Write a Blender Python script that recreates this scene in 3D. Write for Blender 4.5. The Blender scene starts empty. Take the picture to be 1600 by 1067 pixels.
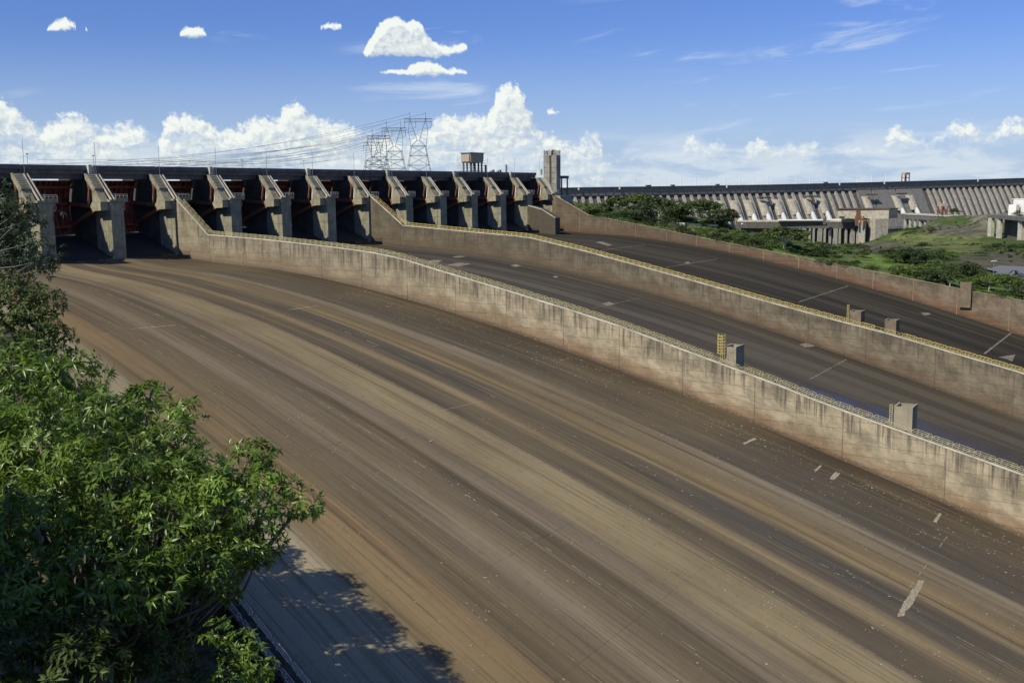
import bpy, math, random
import numpy as np
from mathutils import Vector, Matrix
random.seed(7); rng = np.random.default_rng(7)
scene = bpy.context.scene
col = scene.collection

# ---------------------------------------------------------------- camera
FPX, CX, CY, CZ, YAW, PITCH, ROLL = 1612.94, -190.404, -302.603, 1.0935, 0.98699, 0.143897, 0.0116896
CAM = np.array([CX, CY, CZ])
_f = np.array([math.sin(YAW)*math.cos(PITCH), math.cos(YAW)*math.cos(PITCH), -math.sin(PITCH)])
_r = np.array([math.cos(YAW), -math.sin(YAW), 0.0]); _d = np.cross(_f, _r)
_c, _s = math.cos(ROLL), math.sin(ROLL)
R_, D_ = _c*_r+_s*_d, -_s*_r+_c*_d
cam_data = bpy.data.cameras.new("camera"); cam = bpy.data.objects.new("camera", cam_data); col.objects.link(cam)
cam_data.sensor_width = 36.0; cam_data.lens = 36.0*FPX/1600.0
cam_data.clip_start = 0.5; cam_data.clip_end = 60000
cam.matrix_world = Matrix(((R_[0], -D_[0], -_f[0], CX), (R_[1], -D_[1], -_f[1], CY), (R_[2], -D_[2], -_f[2], CZ), (0, 0, 0, 1)))
scene.camera = cam
def look(u, v):                       # direction through a point of the photograph, unit forward component
    return _f + (u-800)/FPX*R_ + (v-533.5)/FPX*D_
def dep(u, v, dd): return CAM + dd*look(u, v)

# ---------------------------------------------------------------- light
SUN = np.array([-0.95, 0.32, 1.0]); SUN = SUN/np.linalg.norm(SUN)
sun_data = bpy.data.lights.new("sun", 'SUN'); sun = bpy.data.objects.new("sun", sun_data); col.objects.link(sun)
sun_data.energy = 4.8; sun_data.angle = math.radians(0.53); sun_data.color = (1.0, 0.93, 0.77)
sun.rotation_euler = Vector(-SUN).to_track_quat('-Z', 'Y').to_euler()
sun.location = (-300, 0, 300)
scene.cycles.max_bounces = 4; scene.cycles.diffuse_bounces = 1; scene.cycles.glossy_bounces = 2; scene.cycles.transmission_bounces = 3; scene.cycles.use_adaptive_sampling = True; scene.cycles.adaptive_threshold = 0.02
scene.view_settings.view_transform = 'Standard'; scene.view_settings.look = 'None'
scene.view_settings.exposure = 0.0; scene.view_settings.gamma = 1.0

class NT:
    def __init__(s, t): s.t = t; s.n = t.nodes; s.l = t.links
    def set(s, sock, v):
        if v is None: return
        if isinstance(v, bpy.types.NodeSocket): s.l.new(v, sock)
        else:
            try: sock.default_value = v
            except Exception:
                if isinstance(v, (tuple, list)) and len(v) == 3: sock.default_value = (*v, 1.0)
                else: sock.default_value = (v, v, v)
    def node(s, t, **k):
        n = s.n.new(t)
        for a, b in k.items(): setattr(n, a, b)
        return n
    def math(s, op, a, b=None, c=None, clamp=False):
        n = s.node('ShaderNodeMath', operation=op, use_clamp=clamp)
        for i, v in enumerate((a, b, c)): s.set(n.inputs[i], v)
        return n.outputs[0]
    def vm(s, op, a, b=None, c=None):
        n = s.node('ShaderNodeVectorMath', operation=op)
        s.set(n.inputs[0], a); s.set(n.inputs[1], b)
        if c is not None: s.set(n.inputs[2 if op == 'MULTIPLY_ADD' else 3], c)
        return n.outputs['Value'] if op in ('LENGTH', 'DOT_PRODUCT', 'DISTANCE') else n.outputs[0]
    def mix(s, f, a, b, blend='MIX'):
        n = s.node('ShaderNodeMix', data_type='RGBA', blend_type=blend)
        s.set(n.inputs[0], f); s.set(n.inputs[6], a); s.set(n.inputs[7], b)
        return n.outputs[2]
    def noise(s, vec, scale, detail=4, rough=0.55, dist=0.0, dims='3D', out=0):
        n = s.node('ShaderNodeTexNoise', noise_dimensions=dims)
        s.set(n.inputs['Vector'], vec); s.set(n.inputs['Scale'], scale); s.set(n.inputs['Detail'], detail)
        s.set(n.inputs['Roughness'], rough); s.set(n.inputs['Distortion'], dist)
        return n.outputs[out]
    def ramp(s, v, lo, hi, a=0.0, b=1.0, smooth=True):
        n = s.node('ShaderNodeMapRange', interpolation_type='SMOOTHSTEP' if smooth else 'LINEAR')
        s.set(n.inputs[0], v); s.set(n.inputs[1], lo); s.set(n.inputs[2], hi); s.set(n.inputs[3], a); s.set(n.inputs[4], b)
        return n.outputs[0]
    def sep(s, v):
        n = s.node('ShaderNodeSeparateXYZ'); s.set(n.inputs[0], v); return n.outputs
    def comb(s, x=0., y=0., z=0.):
        n = s.node('ShaderNodeCombineXYZ')
        for i, v in enumerate((x, y, z)): s.set(n.inputs[i], v)
        return n.outputs[0]

# ---------------------------------------------------------------- sky with its cumulus
def azel(u, v):
    d = look(u, v); return math.degrees(math.atan2(d[0], d[1])), math.degrees(math.asin(d[2]/np.linalg.norm(d)))
PXDEG = math.degrees(1/FPX)
world = bpy.data.worlds.new("World"); scene.world = world; world.use_nodes = True
w = NT(world.node_tree); w.n.clear()
ELEV = math.asin(SUN[2]); AZ = math.atan2(SUN[0], SUN[1])
sky = w.node('ShaderNodeTexSky', sky_type='NISHITA', sun_disc=False)
sky.sun_elevation = ELEV; sky.sun_rotation = AZ; sky.altitude = 200; sky.air_density = 1.0; sky.dust_density = 0.6; sky.ozone_density = 2.2
tc = w.node('ShaderNodeTexCoord')
g = w.sep(tc.outputs['Generated'])
az = w.math('MULTIPLY', w.math('ARCTAN2', g[0], g[1]), 180/math.pi)
el = w.math('MULTIPLY', w.math('ARCSINE', g[2]), 180/math.pi)
P0 = w.comb(az, el, 0.0)
# cloud tops and bottoms along the skyline; the same clouds go on all round, mirrored
AZ0, AZ1 = azel(-60, 180)[0], azel(1660, 180)[0]; E0, E1 = -2.0, 14.0
BAND_TOP = [(-60, 160), (0, 148), (15, 154), (40, 176), (60, 190), (85, 182), (105, 170), (125, 170), (138, 180), (150, 194), (175, 190), (200, 184), (220, 188), (236, 206), (248, 224), (254, 186), (262, 171), (300, 171), (325, 184), (345, 196), (372, 192), (395, 176), (428, 180), (440, 166), (455, 151), (465, 149), (480, 168), (500, 180), (530, 184), (555, 190), (580, 206), (620, 206), (660, 200), (680, 180), (700, 173), (720, 178), (740, 172), (764, 178), (772, 146), (780, 128), (795, 124), (812, 128), (822, 146), (828, 172), (842, 196), (866, 204), (882, 214), (902, 218), (910, 200), (924, 197), (938, 208), (948, 236), (1000, 238), (1030, 252), (1044, 256), (1060, 256), (1065, 216), (1076, 203), (1090, 210), (1104, 224), (1122, 211), (1136, 221), (1142, 248), (1164, 244), (1171, 213), (1188, 205), (1200, 214), (1215, 224), (1238, 214), (1252, 225), (1265, 210), (1279, 214), (1290, 228), (1322, 219), (1350, 219), (1376, 228), (1390, 195), (1405, 188), (1424, 199), (1445, 214), (1464, 206), (1480, 191), (1500, 180), (1524, 185), (1536, 208), (1553, 203), (1568, 180), (1588, 174), (1610, 184), (1660, 200)]
BAND_BOT = [(-60, 345), (930, 345), (960, 268), (1040, 264), (1060, 262), (1140, 268), (1300, 258), (1370, 252), (1480, 240), (1560, 232), (1660, 240)]
OFF = (330, 80)                                   # no cloud here: top far below bottom
def lumps(*ls):
    top, bot = [], []
    e = -60
    for l in ls:
        u0, u1 = l[0][0], l[-1][0]
        top += [(e, 330), (u0-7, 330)]; bot += [(e, 60), (u0-7, 60)]
        for u_, a, b_ in l: top.append((u_, a)); bot.append((u_, b_))
        e = u1+7
    top += [(e, 330), (1660, 330)]; bot += [(e, 60), (1660, 60)]
    return top, bot
UP_TOP, UP_BOT = lumps([(40, 138, 148), (50, 136, 158), (64, 142, 161), (72, 150, 158)], [(72, 38, 47), (84, 30, 50), (102, 27, 51), (118, 33, 50), (132, 37, 46)], [(277, 48, 58), (290, 40, 61), (306, 38, 62), (322, 43, 61), (344, 52, 59)], [(500, 38, 46), (514, 33, 49), (534, 34, 48), (550, 38, 45)],
   [(566, 82, 90), (574, 62, 91), (588, 40, 91), (604, 26, 91), (622, 23, 91), (636, 33, 92), (648, 27, 92), (660, 38, 93), (668, 54, 94), (690, 68, 94), (704, 70, 91), (712, 66, 87), (726, 65, 85), (734, 72, 82)], [(850, 172, 180), (862, 168, 183), (876, 174, 181)])
LO_TOP, LO_BOT = lumps([(590, 112, 118), (612, 107, 119), (634, 105, 120), (646, 97, 122), (664, 93, 122), (684, 96, 121), (700, 106, 120), (714, 103, 120), (726, 109, 119), (736, 113, 117)])
warp = w.noise(P0, 1.6, 3, 0.55, dims='2D', out=1)
Pw = w.vm('ADD', P0, w.vm('MULTIPLY', w.vm('SUBTRACT', warp, (0.5, 0.5, 0.5)), (0.55, 0.40, 0)))
def curve(t, pts):
    n = w.node('ShaderNodeFloatCurve'); c = n.mapping.curves[0]; n.mapping.use_clip = False
    xy = []
    for u_, v_ in pts:
        a, e_ = azel(u_, v_); xy.append((min(1, max(0, (a-AZ0)/(AZ1-AZ0))), min(1, max(0, (e_-E0)/(E1-E0)))))
    while len(c.points) < len(xy): c.points.new(0.5, 0.5)
    for p_, q_ in zip(c.points, sorted(xy)): p_.location = q_; p_.handle_type = 'VECTOR'
    n.mapping.update(); w.set(n.inputs['Factor'], 1.0); w.set(n.inputs['Value'], t)
    return w.math('MULTIPLY_ADD', n.outputs[0], E1-E0, E0)
def field(P, Pn):
    q_ = w.sep(P); t = w.math('PINGPONG', w.math('MULTIPLY_ADD', q_[0], 1/(AZ1-AZ0), -AZ0/(AZ1-AZ0)), 1.0); e_ = q_[1]
    qn = w.sep(Pn); tn = w.math('PINGPONG', w.math('MULTIPLY_ADD', qn[0], 1/(AZ1-AZ0), -AZ0/(AZ1-AZ0)), 1.0); en = qn[1]
    A = w.math('MINIMUM', w.math('SUBTRACT', curve(t, BAND_TOP), e_), w.math('MULTIPLY', w.math('SUBTRACT', e_, curve(t, BAND_BOT)), 0.7))
    B = w.math('MINIMUM', w.math('SUBTRACT', curve(tn, UP_TOP), en), w.math('SUBTRACT', en, curve(tn, UP_BOT)))
    Cc = w.math('MINIMUM', w.math('SUBTRACT', curve(tn, LO_TOP), en), w.math('SUBTRACT', en, curve(tn, LO_BOT)))
    F = w.math('MINIMUM', w.math('MAXIMUM', A, w.math('MULTIPLY', w.math('MAXIMUM', B, Cc), 2.6)), 0.9)
    n1 = w.noise(P, 2.6, 5, 0.60, 0.1, dims='2D')
    v = w.node('ShaderNodeTexVoronoi', voronoi_dimensions='2D', feature='F1'); w.set(v.inputs['Vector'], P); w.set(v.inputs['Scale'], 2.4)
    w.set(v.inputs['Detail'], 1.5); w.set(v.inputs['Roughness'], 0.6)
    bump_ = w.math('ADD', w.math('MULTIPLY_ADD', n1, 0.85, -0.40), w.math('MULTIPLY_ADD', v.outputs['Distance'], -0.26, 0.12))
    return w.math('ADD', w.math('SUBTRACT', F, 0.05), bump_)
Pn = w.vm('ADD', P0, w.vm('MULTIPLY', w.vm('SUBTRACT', warp, (0.5, 0.5, 0.5)), (0.22, 0.12, 0)))
F0 = field(Pw, Pn); F1 = field(w.vm('ADD', Pw, (-0.22, 0.30, 0)), w.vm('ADD', Pn, (-0.22, 0.30, 0)))
edge = w.ramp(el, 4.5, 0.8, 0.42, 0.9)
veil = w.ramp(w.noise(w.vm('MULTIPLY', P0, (0.45, 1.5, 0)), 1.0, 4, 0.6, dims='2D'), 0.30, 0.66)
low = w.ramp(el, 0.3, 2.8)
mask = w.math('MULTIPLY', w.ramp(F0, 0.0, edge), w.math('MULTIPLY', w.math('MAXIMUM', low, w.math('MULTIPLY_ADD', veil, 0.6, 0.22)), 0.97))
lit = w.math('MULTIPLY_ADD', w.math('SUBTRACT', F0, F1), 1.5, 0.50, clamp=True)
ccol = w.mix(lit, (5.4, 6.3, 7.1), (9.2, 9.6, 9.0))
haze_f = w.ramp(el, 9.0, -0.5, 0.0, 0.74)                   # distant air whitens towards the horizon
skyc = w.mix(haze_f, w.mix(1.0, sky.outputs[0], (0.52, 0.68, 1.18), 'MULTIPLY'), (5.0, 6.4, 8.2))
cir_v = w.vm('ADD', w.vm('MULTIPLY', P0, (0.10, 0.75, 0)), w.vm('MULTIPLY', w.comb(0, az, 0), (0, -0.07, 0)))
cir = w.math('MULTIPLY', w.ramp(w.noise(cir_v, 1.0, 5, 0.62, 0.4, dims='2D'), 0.53, 0.80), w.ramp(w.noise(P0, 0.10, 1, 0.5, dims='2D'), 0.42, 0.62))
skyc = w.mix(w.math('MULTIPLY', cir, 0.6), skyc, (7.0, 8.0, 9.0))
lowv = w.math('MULTIPLY', w.math('MULTIPLY', w.ramp(el, 3.6, 1.6), w.ramp(w.noise(w.vm('MULTIPLY', P0, (0.22, 0.9, 0)), 1.0, 5, 0.62, 0.3, dims='2D'), 0.36, 0.62)), 0.62)
hole = w.math('MULTIPLY', w.math('MULTIPLY', w.ramp(w.noise(w.vm('MULTIPLY', P0, (0.55, 1.25, 0)), 1.0, 4, 0.6, 0.4, dims='2D'), 0.47, 0.62), w.ramp(el, 4.4, 2.4)), 0.72)
mask = w.math('MULTIPLY', mask, w.math('SUBTRACT', 1.0, hole))
skyc = w.mix(lowv, skyc, (7.6, 8.3, 8.7))
fin = w.mix(mask, skyc, ccol)
bg = w.node('ShaderNodeBackground'); w.set(bg.inputs[0], fin); bg.inputs[1].default_value = 0.1
wo = w.node('ShaderNodeOutputWorld'); w.l.new(bg.outputs[0], wo.inputs[0])
world.cycles.sampling_method = 'MANUAL'; world.cycles.sample_map_resolution = 512

# ---------------------------------------------------------------- mesh helpers
class MB:
    def __init__(s): s.v = []; s.f = []
    def add(s, vs, fs):
        o = len(s.v); s.v += [tuple(map(float, p)) for p in vs]; s.f += [tuple(i+o for i in q) for q in fs]; return s
    def box(s, x0, x1, y0, y1, z0, z1):
        return s.hexa([(x0, y0, z0), (x1, y0, z0), (x1, y1, z0), (x0, y1, z0), (x0, y0, z1), (x1, y0, z1), (x1, y1, z1), (x0, y1, z1)])
    def hexa(s, p): return s.add(p, [(3, 2, 1, 0), (4, 5, 6, 7), (0, 1, 5, 4), (1, 2, 6, 5), (2, 3, 7, 6), (3, 0, 4, 7)])
    def prism(s, poly, ext):                      # closed polygon of 3-D points swept along ext
        n = len(poly); e = np.array(ext); a = [np.array(p, float) for p in poly]
        fs = [tuple(range(n-1, -1, -1)), tuple(range(n, 2*n))]+[(i, (i+1) % n, (i+1) % n+n, i+n) for i in range(n)]
        return s.add(a+[p+e for p in a], fs)
    def tube(s, pts, r, n=6, cap=True):
        pts = [np.array(p, float) for p in pts]; m = len(pts)
        rs = r if isinstance(r, (list, tuple)) else [r]*m
        vs = []; ref = None
        for i, p in enumerate(pts):
            t = pts[min(i+1, m-1)]-pts[max(i-1, 0)]; t = t/(np.linalg.norm(t)+1e-9)
            if ref is None or abs(t@ref) > 0.98: ref = np.array([0, 0, 1.]) if abs(t[2]) < 0.9 else np.array([1., 0, 0])
            a = np.cross(t, ref); a /= np.linalg.norm(a); b = np.cross(t, a)
            vs += [p+rs[i]*(math.cos(2*math.pi*j/n)*a+math.sin(2*math.pi*j/n)*b) for j in range(n)]
        fs = [(i*n+j, i*n+(j+1) % n, (i+1)*n+(j+1) % n, (i+1)*n+j) for i in range(m-1) for j in range(n)]
        if cap: fs += [tuple(range(n-1, -1, -1)), tuple(range((m-1)*n, m*n))]
        return s.add(vs, fs)
    def build(s, name, mat, parent=None, smooth=False):
        me = bpy.data.meshes.new(name); me.from_pydata(s.v, [], s.f); me.update()
        return mkobj(name, me, mat, parent, smooth)
def mkobj(name, me, mat, parent=None, smooth=False):
    if mat is not None: me.materials.append(mat)
    if smooth: me.polygons.foreach_set('use_smooth', [True]*len(me.polygons))
    o = bpy.data.objects.new(name, me); col.objects.link(o)
    if parent is not None:
        o.parent = parent
        if not parent.get('_local'): o.matrix_parent_inverse = Matrix.Translation(parent.location).inverted()
    return o
def tag(o, label=None, cat=None, group=None, kind=None):
    if label: o['label'] = label
    if cat: o['category'] = cat
    if group: o['group'] = group
    if kind: o['kind'] = kind
    return o
def thing(name, loc, label, cat, group=None, local=False):
    o = bpy.data.objects.new(name, None); col.objects.link(o); o.location = loc; o.empty_display_size = 0.5
    if local: o['_local'] = 1
    return tag(o, label, cat, group)
def dup(root, loc, label, rz=0.0, sc=1.0):
    c = root.copy(); col.objects.link(c); c.location = loc; c.rotation_euler = (0, 0, rz); c.scale = (sc, sc, sc) if not isinstance(sc, tuple) else sc
    c['label'] = label
    for ch in list(root.children):
        d = ch.copy(); col.objects.link(d); d.parent = c
        for g2 in list(ch.children):
            e = g2.copy(); col.objects.link(e); e.parent = d
    return c
ORD = ['first', 'second', 'third', 'fourth', 'fifth', 'sixth', 'seventh', 'eighth', 'ninth', 'tenth', 'eleventh', 'twelfth', 'thirteenth', 'fourteenth', 'fifteenth', 'sixteenth', 'seventeenth', 'eighteenth', 'nineteenth', 'twentieth']
def nth(i):
    if i < 20: return ORD[i]
    t = ['twenty', 'thirty', 'forty', 'fifty', 'sixty', 'seventy', 'eighty', 'ninety'][(i+1)//10-2]; r = (i+1) % 10
    return (t[:-1]+'ieth') if r == 0 else t+'-'+ORD[r-1]
def set_uv(me, fn, name="UVMap"):                # fn: (n,3) coords -> (n,2)
    n = len(me.vertices); c = np.empty(n*3); me.vertices.foreach_get('co', c); uv = fn(c.reshape(-1, 3))
    li = np.empty(len(me.loops), dtype=np.int32); me.loops.foreach_get('vertex_index', li)
    l = me.uv_layers.new(name=name); l.data.foreach_set('uv', uv[li].ravel().astype(np.float32))

# ---------------------------------------------------------------- materials
def material(name, fn):
    m = bpy.data.materials.new(name); m.use_nodes = True
    q = NT(m.node_tree); b = m.node_tree.nodes['Principled BSDF']; fn(q, b); return m
def objco(q): return q.node('ShaderNodeTexCoord').outputs['Object']
def geo(q): return q.node('ShaderNodeNewGeometry').outputs['Position']
def bump(q, b, h, dist=0.02, st=0.5):
    n = q.node('ShaderNodeBump'); q.set(n.inputs['Height'], h); n.inputs['Distance'].default_value = dist; n.inputs['Strength'].default_value = st
    q.l.new(n.outputs[0], b.inputs['Normal'])
def spec(b, v):
    b.inputs['Specular IOR Level'].default_value = v
def m_plain(name, c, rough=0.7, var=0.25, scale=1.5, metal=0.0, dirt=None):
    def fn(q, b):
        n = q.noise(geo(q), scale, 5, 0.6)
        cc = q.mix(q.ramp(n, 0.3, 0.7), tuple(x*(1-var) for x in c), tuple(min(1, x*(1+var)) for x in c))
        if dirt: cc = q.mix(q.ramp(q.noise(geo(q), scale*0.37, 5, 0.65), 0.52, 0.72), cc, dirt)
        q.set(b.inputs['Base Color'], cc); q.set(b.inputs['Roughness'], rough); b.inputs['Metallic'].default_value = metal; spec(b, 0.3)
    return material(name, fn)
def m_concrete(name, c, dark=(0.07, 0.065, 0.055), streak=0.6, moss=0.0, rust=0.0):
    def fn(q, b):
        p = geo(q)
        n1 = q.noise(p, 0.22, 6, 0.65); n2 = q.noise(p, 1.7, 5, 0.6)
        cc = q.mix(q.ramp(n1, 0.3, 0.7), tuple(x*0.72 for x in c), tuple(x*1.18 for x in c))
        cc = q.mix(q.math('MULTIPLY', q.ramp(n2, 0.5, 0.75), 0.35), cc, tuple(x*0.55 for x in c))
        s = q.noise(q.vm('MULTIPLY', p, (1.1, 1.1, 0.06)), 1.0, 5, 0.65)
        cc = q.mix(q.math('MULTIPLY', q.ramp(s, 0.50, 0.72), streak), cc, dark)
        if moss: cc = q.mix(q.math('MULTIPLY', q.ramp(q.noise(p, 0.6, 5, 0.7), 0.46, 0.66), moss), cc, (0.10, 0.11, 0.035))
        if rust: cc = q.mix(q.math('MULTIPLY', q.ramp(q.noise(q.vm('MULTIPLY', p, (1, 1, 0.25)), 0.35, 5, 0.65), 0.48, 0.7), rust), cc, (0.22, 0.12, 0.065))
        q.set(b.inputs['Base Color'], cc); q.set(b.inputs['Roughness'], 0.9); spec(b, 0.2)
        bump(q, b, n2, 0.04, 0.5)
    return material(name, fn)
def m_wall(name, c, red, redamt, darkamt=0.6):
    # UV: x = metres along the wall, y = metres above the chute floor; UV "top": y = metres below the coping
    def fn(q, b):
        uv = q.node('ShaderNodeUVMap', uv_map='UVMap').outputs[0]; tp = q.node('ShaderNodeUVMap', uv_map='top').outputs[0]
        h = q.sep(uv)[1]; t = q.sep(tp)[1]
        n1 = q.noise(uv, 0.16, 6, 0.65, dims='2D'); n2 = q.noise(uv, 1.3, 5, 0.65, dims='2D')
        cc = q.mix(q.ramp(n1, 0.28, 0.72), tuple(x*0.6 for x in c), tuple(x*1.25 for x in c))
        # flood staining of the lower wall
        ln = q.math('ADD', h, q.math('MULTIPLY_ADD', q.noise(q.vm('MULTIPLY', uv, (1, 2.2, 1)), 0.11, 6, 0.7, dims='2D'), -9.0, 4.5))
        rf = q.math('MULTIPLY', q.ramp(ln, 6.0, 1.2), redamt)
        cc = q.mix(rf, cc, red)
        cc = q.mix(q.math('MULTIPLY', q.ramp(q.math('ADD', h, q.math('MULTIPLY_ADD', n2, -2.2, 1.0)), 1.5, 0.2), 0.75), cc, (0.075, 0.058, 0.042))
        cc = q.mix(q.ramp(q.sep(uv)[0], -175, -60, 0.0, 0.5), cc, tuple(x*0.5 for x in c))
        band = q.noise(q.vm('MULTIPLY', uv, (0.05, 1.3, 1)), 1.0, 4, 0.6, dims='2D')
        cc = q.mix(q.math('MULTIPLY', q.ramp(band, 0.52, 0.72), 0.35), cc, tuple(x*0.5 for x in c))
        # pale lime bloom and blotches
        cc = q.mix(q.math('MULTIPLY', q.ramp(n2, 0.56, 0.78), 0.35), cc, tuple(min(1, x*1.45) for x in c))
        cc = q.mix(q.math('MULTIPLY', q.ramp(q.noise(q.vm('MULTIPLY', uv, (0.5, 1.6, 1)), 1.1, 6, 0.75, dims='2D'), 0.55, 0.72), 0.45), cc, tuple(x*0.45 for x in c))
        # black run-off from the coping
        s = q.noise(q.vm('MULTIPLY', uv, (1.0, 0.035, 1)), 1.25, 5, 0.7, dims='2D')
        reach = q.math('MULTIPLY_ADD', q.noise(q.vm('MULTIPLY', uv, (1, 0, 1)), 0.35, 3, 0.6, dims='2D'), 16.0, -4.0)
        sf = q.math('MULTIPLY', q.ramp(s, 0.46, 0.64), q.ramp(q.math('SUBTRACT', t, reach), 2.5, -2.5))
        cc = q.mix(q.math('MULTIPLY', sf, darkamt), cc, (0.07, 0.066, 0.058))
        # lime leaks along horizontal lifts
        q.set(b.inputs['Base Color'], cc); q.set(b.inputs['Roughness'], 0.95); spec(b, 0.05)
    return material(name, fn)
def m_floor(name, dark, mid, warm, pale, wet_shade=None, seed=0.0, dusty=0.0):
    # UV: x = metres across the chute (fanned with it), y = metres along it
    def fn(q, b):
        raw = q.node('ShaderNodeUVMap', uv_map='UVMap').outputs[0]
        uv = q.vm('ADD', raw, (seed*137.0, seed*53.0, 0))
        wob = q.noise(q.vm('MULTIPLY', uv, (0.03, 0.010, 1)), 1.0, 2, 0.5, dims='2D')
        uw = q.vm('ADD', uv, q.comb(q.math('MULTIPLY_ADD', wob, 5.0, -2.5), 0, 0))
        a = q.noise(q.vm('MULTIPLY', uw, (0.050, 0.0026, 1)), 1.0, 3, 0.5, dims='2D')
        a2 = q.noise(q.vm('MULTIPLY', uw, (0.12, 0.0036, 1)), 1.0, 3, 0.5, dims='2D')
        a4 = q.noise(q.vm('MULTIPLY', q.vm('ADD', uw, (77, 31, 0)), (0.095, 0.0034, 1)), 1.0, 3, 0.5, dims='2D')
        a3 = q.noise(q.vm('MULTIPLY', uw, (0.9, 0.012, 1)), 1.0, 4, 0.6, dims='2D')
        big = q.noise(q.vm('MULTIPLY', uv, (0.02, 0.012, 1)), 1.0, 4, 0.6, dims='2D')
        y0 = q.sep(raw)[1]
        dust = q.math('MULTIPLY', q.ramp(y0, -90, -240), dusty)
        cc = q.mix(q.ramp(q.math('ADD', a, q.math('MULTIPLY', dust, 0.04)), 0.41, 0.57), dark, mid)
        cc = q.mix(q.math('MULTIPLY', q.ramp(a2, 0.47, 0.64), 0.85), cc, warm)
        cc = q.mix(q.math('MULTIPLY', q.ramp(q.math('ADD', a4, q.math('ADD', q.math('MULTIPLY', big, 0.35), q.math('MULTIPLY', dust, 0.10))), 0.64, 0.80), 0.85), cc, pale)
        dk = q.noise(q.vm('MULTIPLY', q.vm('ADD', uw, (19, 7, 0)), (0.085, 0.0036, 1)), 1.0, 2, 0.5, dims='2D')
        cc = q.mix(q.math('MULTIPLY', q.ramp(dk, 0.54, 0.74), 0.6), cc, dark)
        rl = q.noise(q.vm('MULTIPLY', q.vm('ADD', uw, (5, 91, 0)), (0.26, 0.0030, 1)), 1.0, 2, 0.5, dims='2D')
        cc = q.mix(q.math('MULTIPLY', q.ramp(rl, 0.60, 0.78), 0.5), cc, tuple(x*1.25 for x in warm))
        cc = q.mix(q.math('MULTIPLY', q.ramp(a3, 0.52, 0.75), 0.16), cc, dark)
        cc = q.mix(q.math('MULTIPLY', q.ramp(a3, 0.46, 0.27), 0.16), cc, pale)
        gr = q.noise(uv, 0.5, 4, 0.7, dims='2D'); gf = q.noise(uv, 3.0, 2, 0.7, dims='2D')
        cc = q.mix(q.ramp(gr, 0.35, 0.75, 0.0, 0.16), cc, tuple(x*0.55 for x in mid))
        cc = q.mix(q.math('MULTIPLY', q.ramp(gf, 0.62, 0.8), 0.2), cc, pale)
        # dark lichen along the wall feet
        ro = 0.85
        if wet_shade:
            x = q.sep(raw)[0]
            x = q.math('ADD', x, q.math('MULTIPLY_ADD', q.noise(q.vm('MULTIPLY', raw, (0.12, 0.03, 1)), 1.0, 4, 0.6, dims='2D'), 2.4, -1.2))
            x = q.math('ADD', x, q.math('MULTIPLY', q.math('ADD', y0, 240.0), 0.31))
            wf = q.math('MULTIPLY', q.ramp(x, wet_shade[0]+0.5, wet_shade[0]-0.5), q.ramp(y0, wet_shade[1], wet_shade[1]-30))
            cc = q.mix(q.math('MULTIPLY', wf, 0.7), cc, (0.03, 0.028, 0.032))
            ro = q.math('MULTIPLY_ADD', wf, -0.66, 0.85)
        q.set(b.inputs['Base Color'], cc); q.set(b.inputs['Roughness'], ro); spec(b, 0.3 if wet_shade else 0.04)
    return material(name, fn)
def lin(c): return tuple((x/255/12.92 if x < 11 else ((x/255+0.055)/1.055)**2.4) for x in c)
BANDS = [(0.0, (112, 104, 80)), (0.08, (150, 140, 108)), (0.15, (148, 136, 102)), (0.165, (112, 98, 70)), (0.19, (126, 106, 72)), (0.225, (124, 103, 72)), (0.235, (96, 85, 63)), (0.27, (102, 89, 66)), (0.30, (98, 87, 67)), (0.325, (126, 114, 88)), (0.345, (104, 92, 70)), (0.38, (96, 86, 67)), (0.405, (78, 70, 54)), (0.417, (118, 105, 82)), (0.445, (106, 95, 75)), (0.458, (130, 116, 84)), (0.50, (138, 123, 88)), (0.54, (133, 119, 86)), (0.552, (83, 75, 60)), (0.59, (88, 79, 62)), (0.612, (132, 115, 82)), (0.632, (88, 79, 63)), (0.66, (75, 71, 61)), (0.69, (83, 76, 62)), (0.70, (134, 117, 83)), (0.708, (90, 76, 55)), (0.716, (130, 111, 76)), (0.74, (108, 94, 69)), (0.798, (124, 111, 86)), (0.808, (80, 74, 61)), (0.91, (78, 71, 57)), (1.0, (62, 53, 41))]
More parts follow.
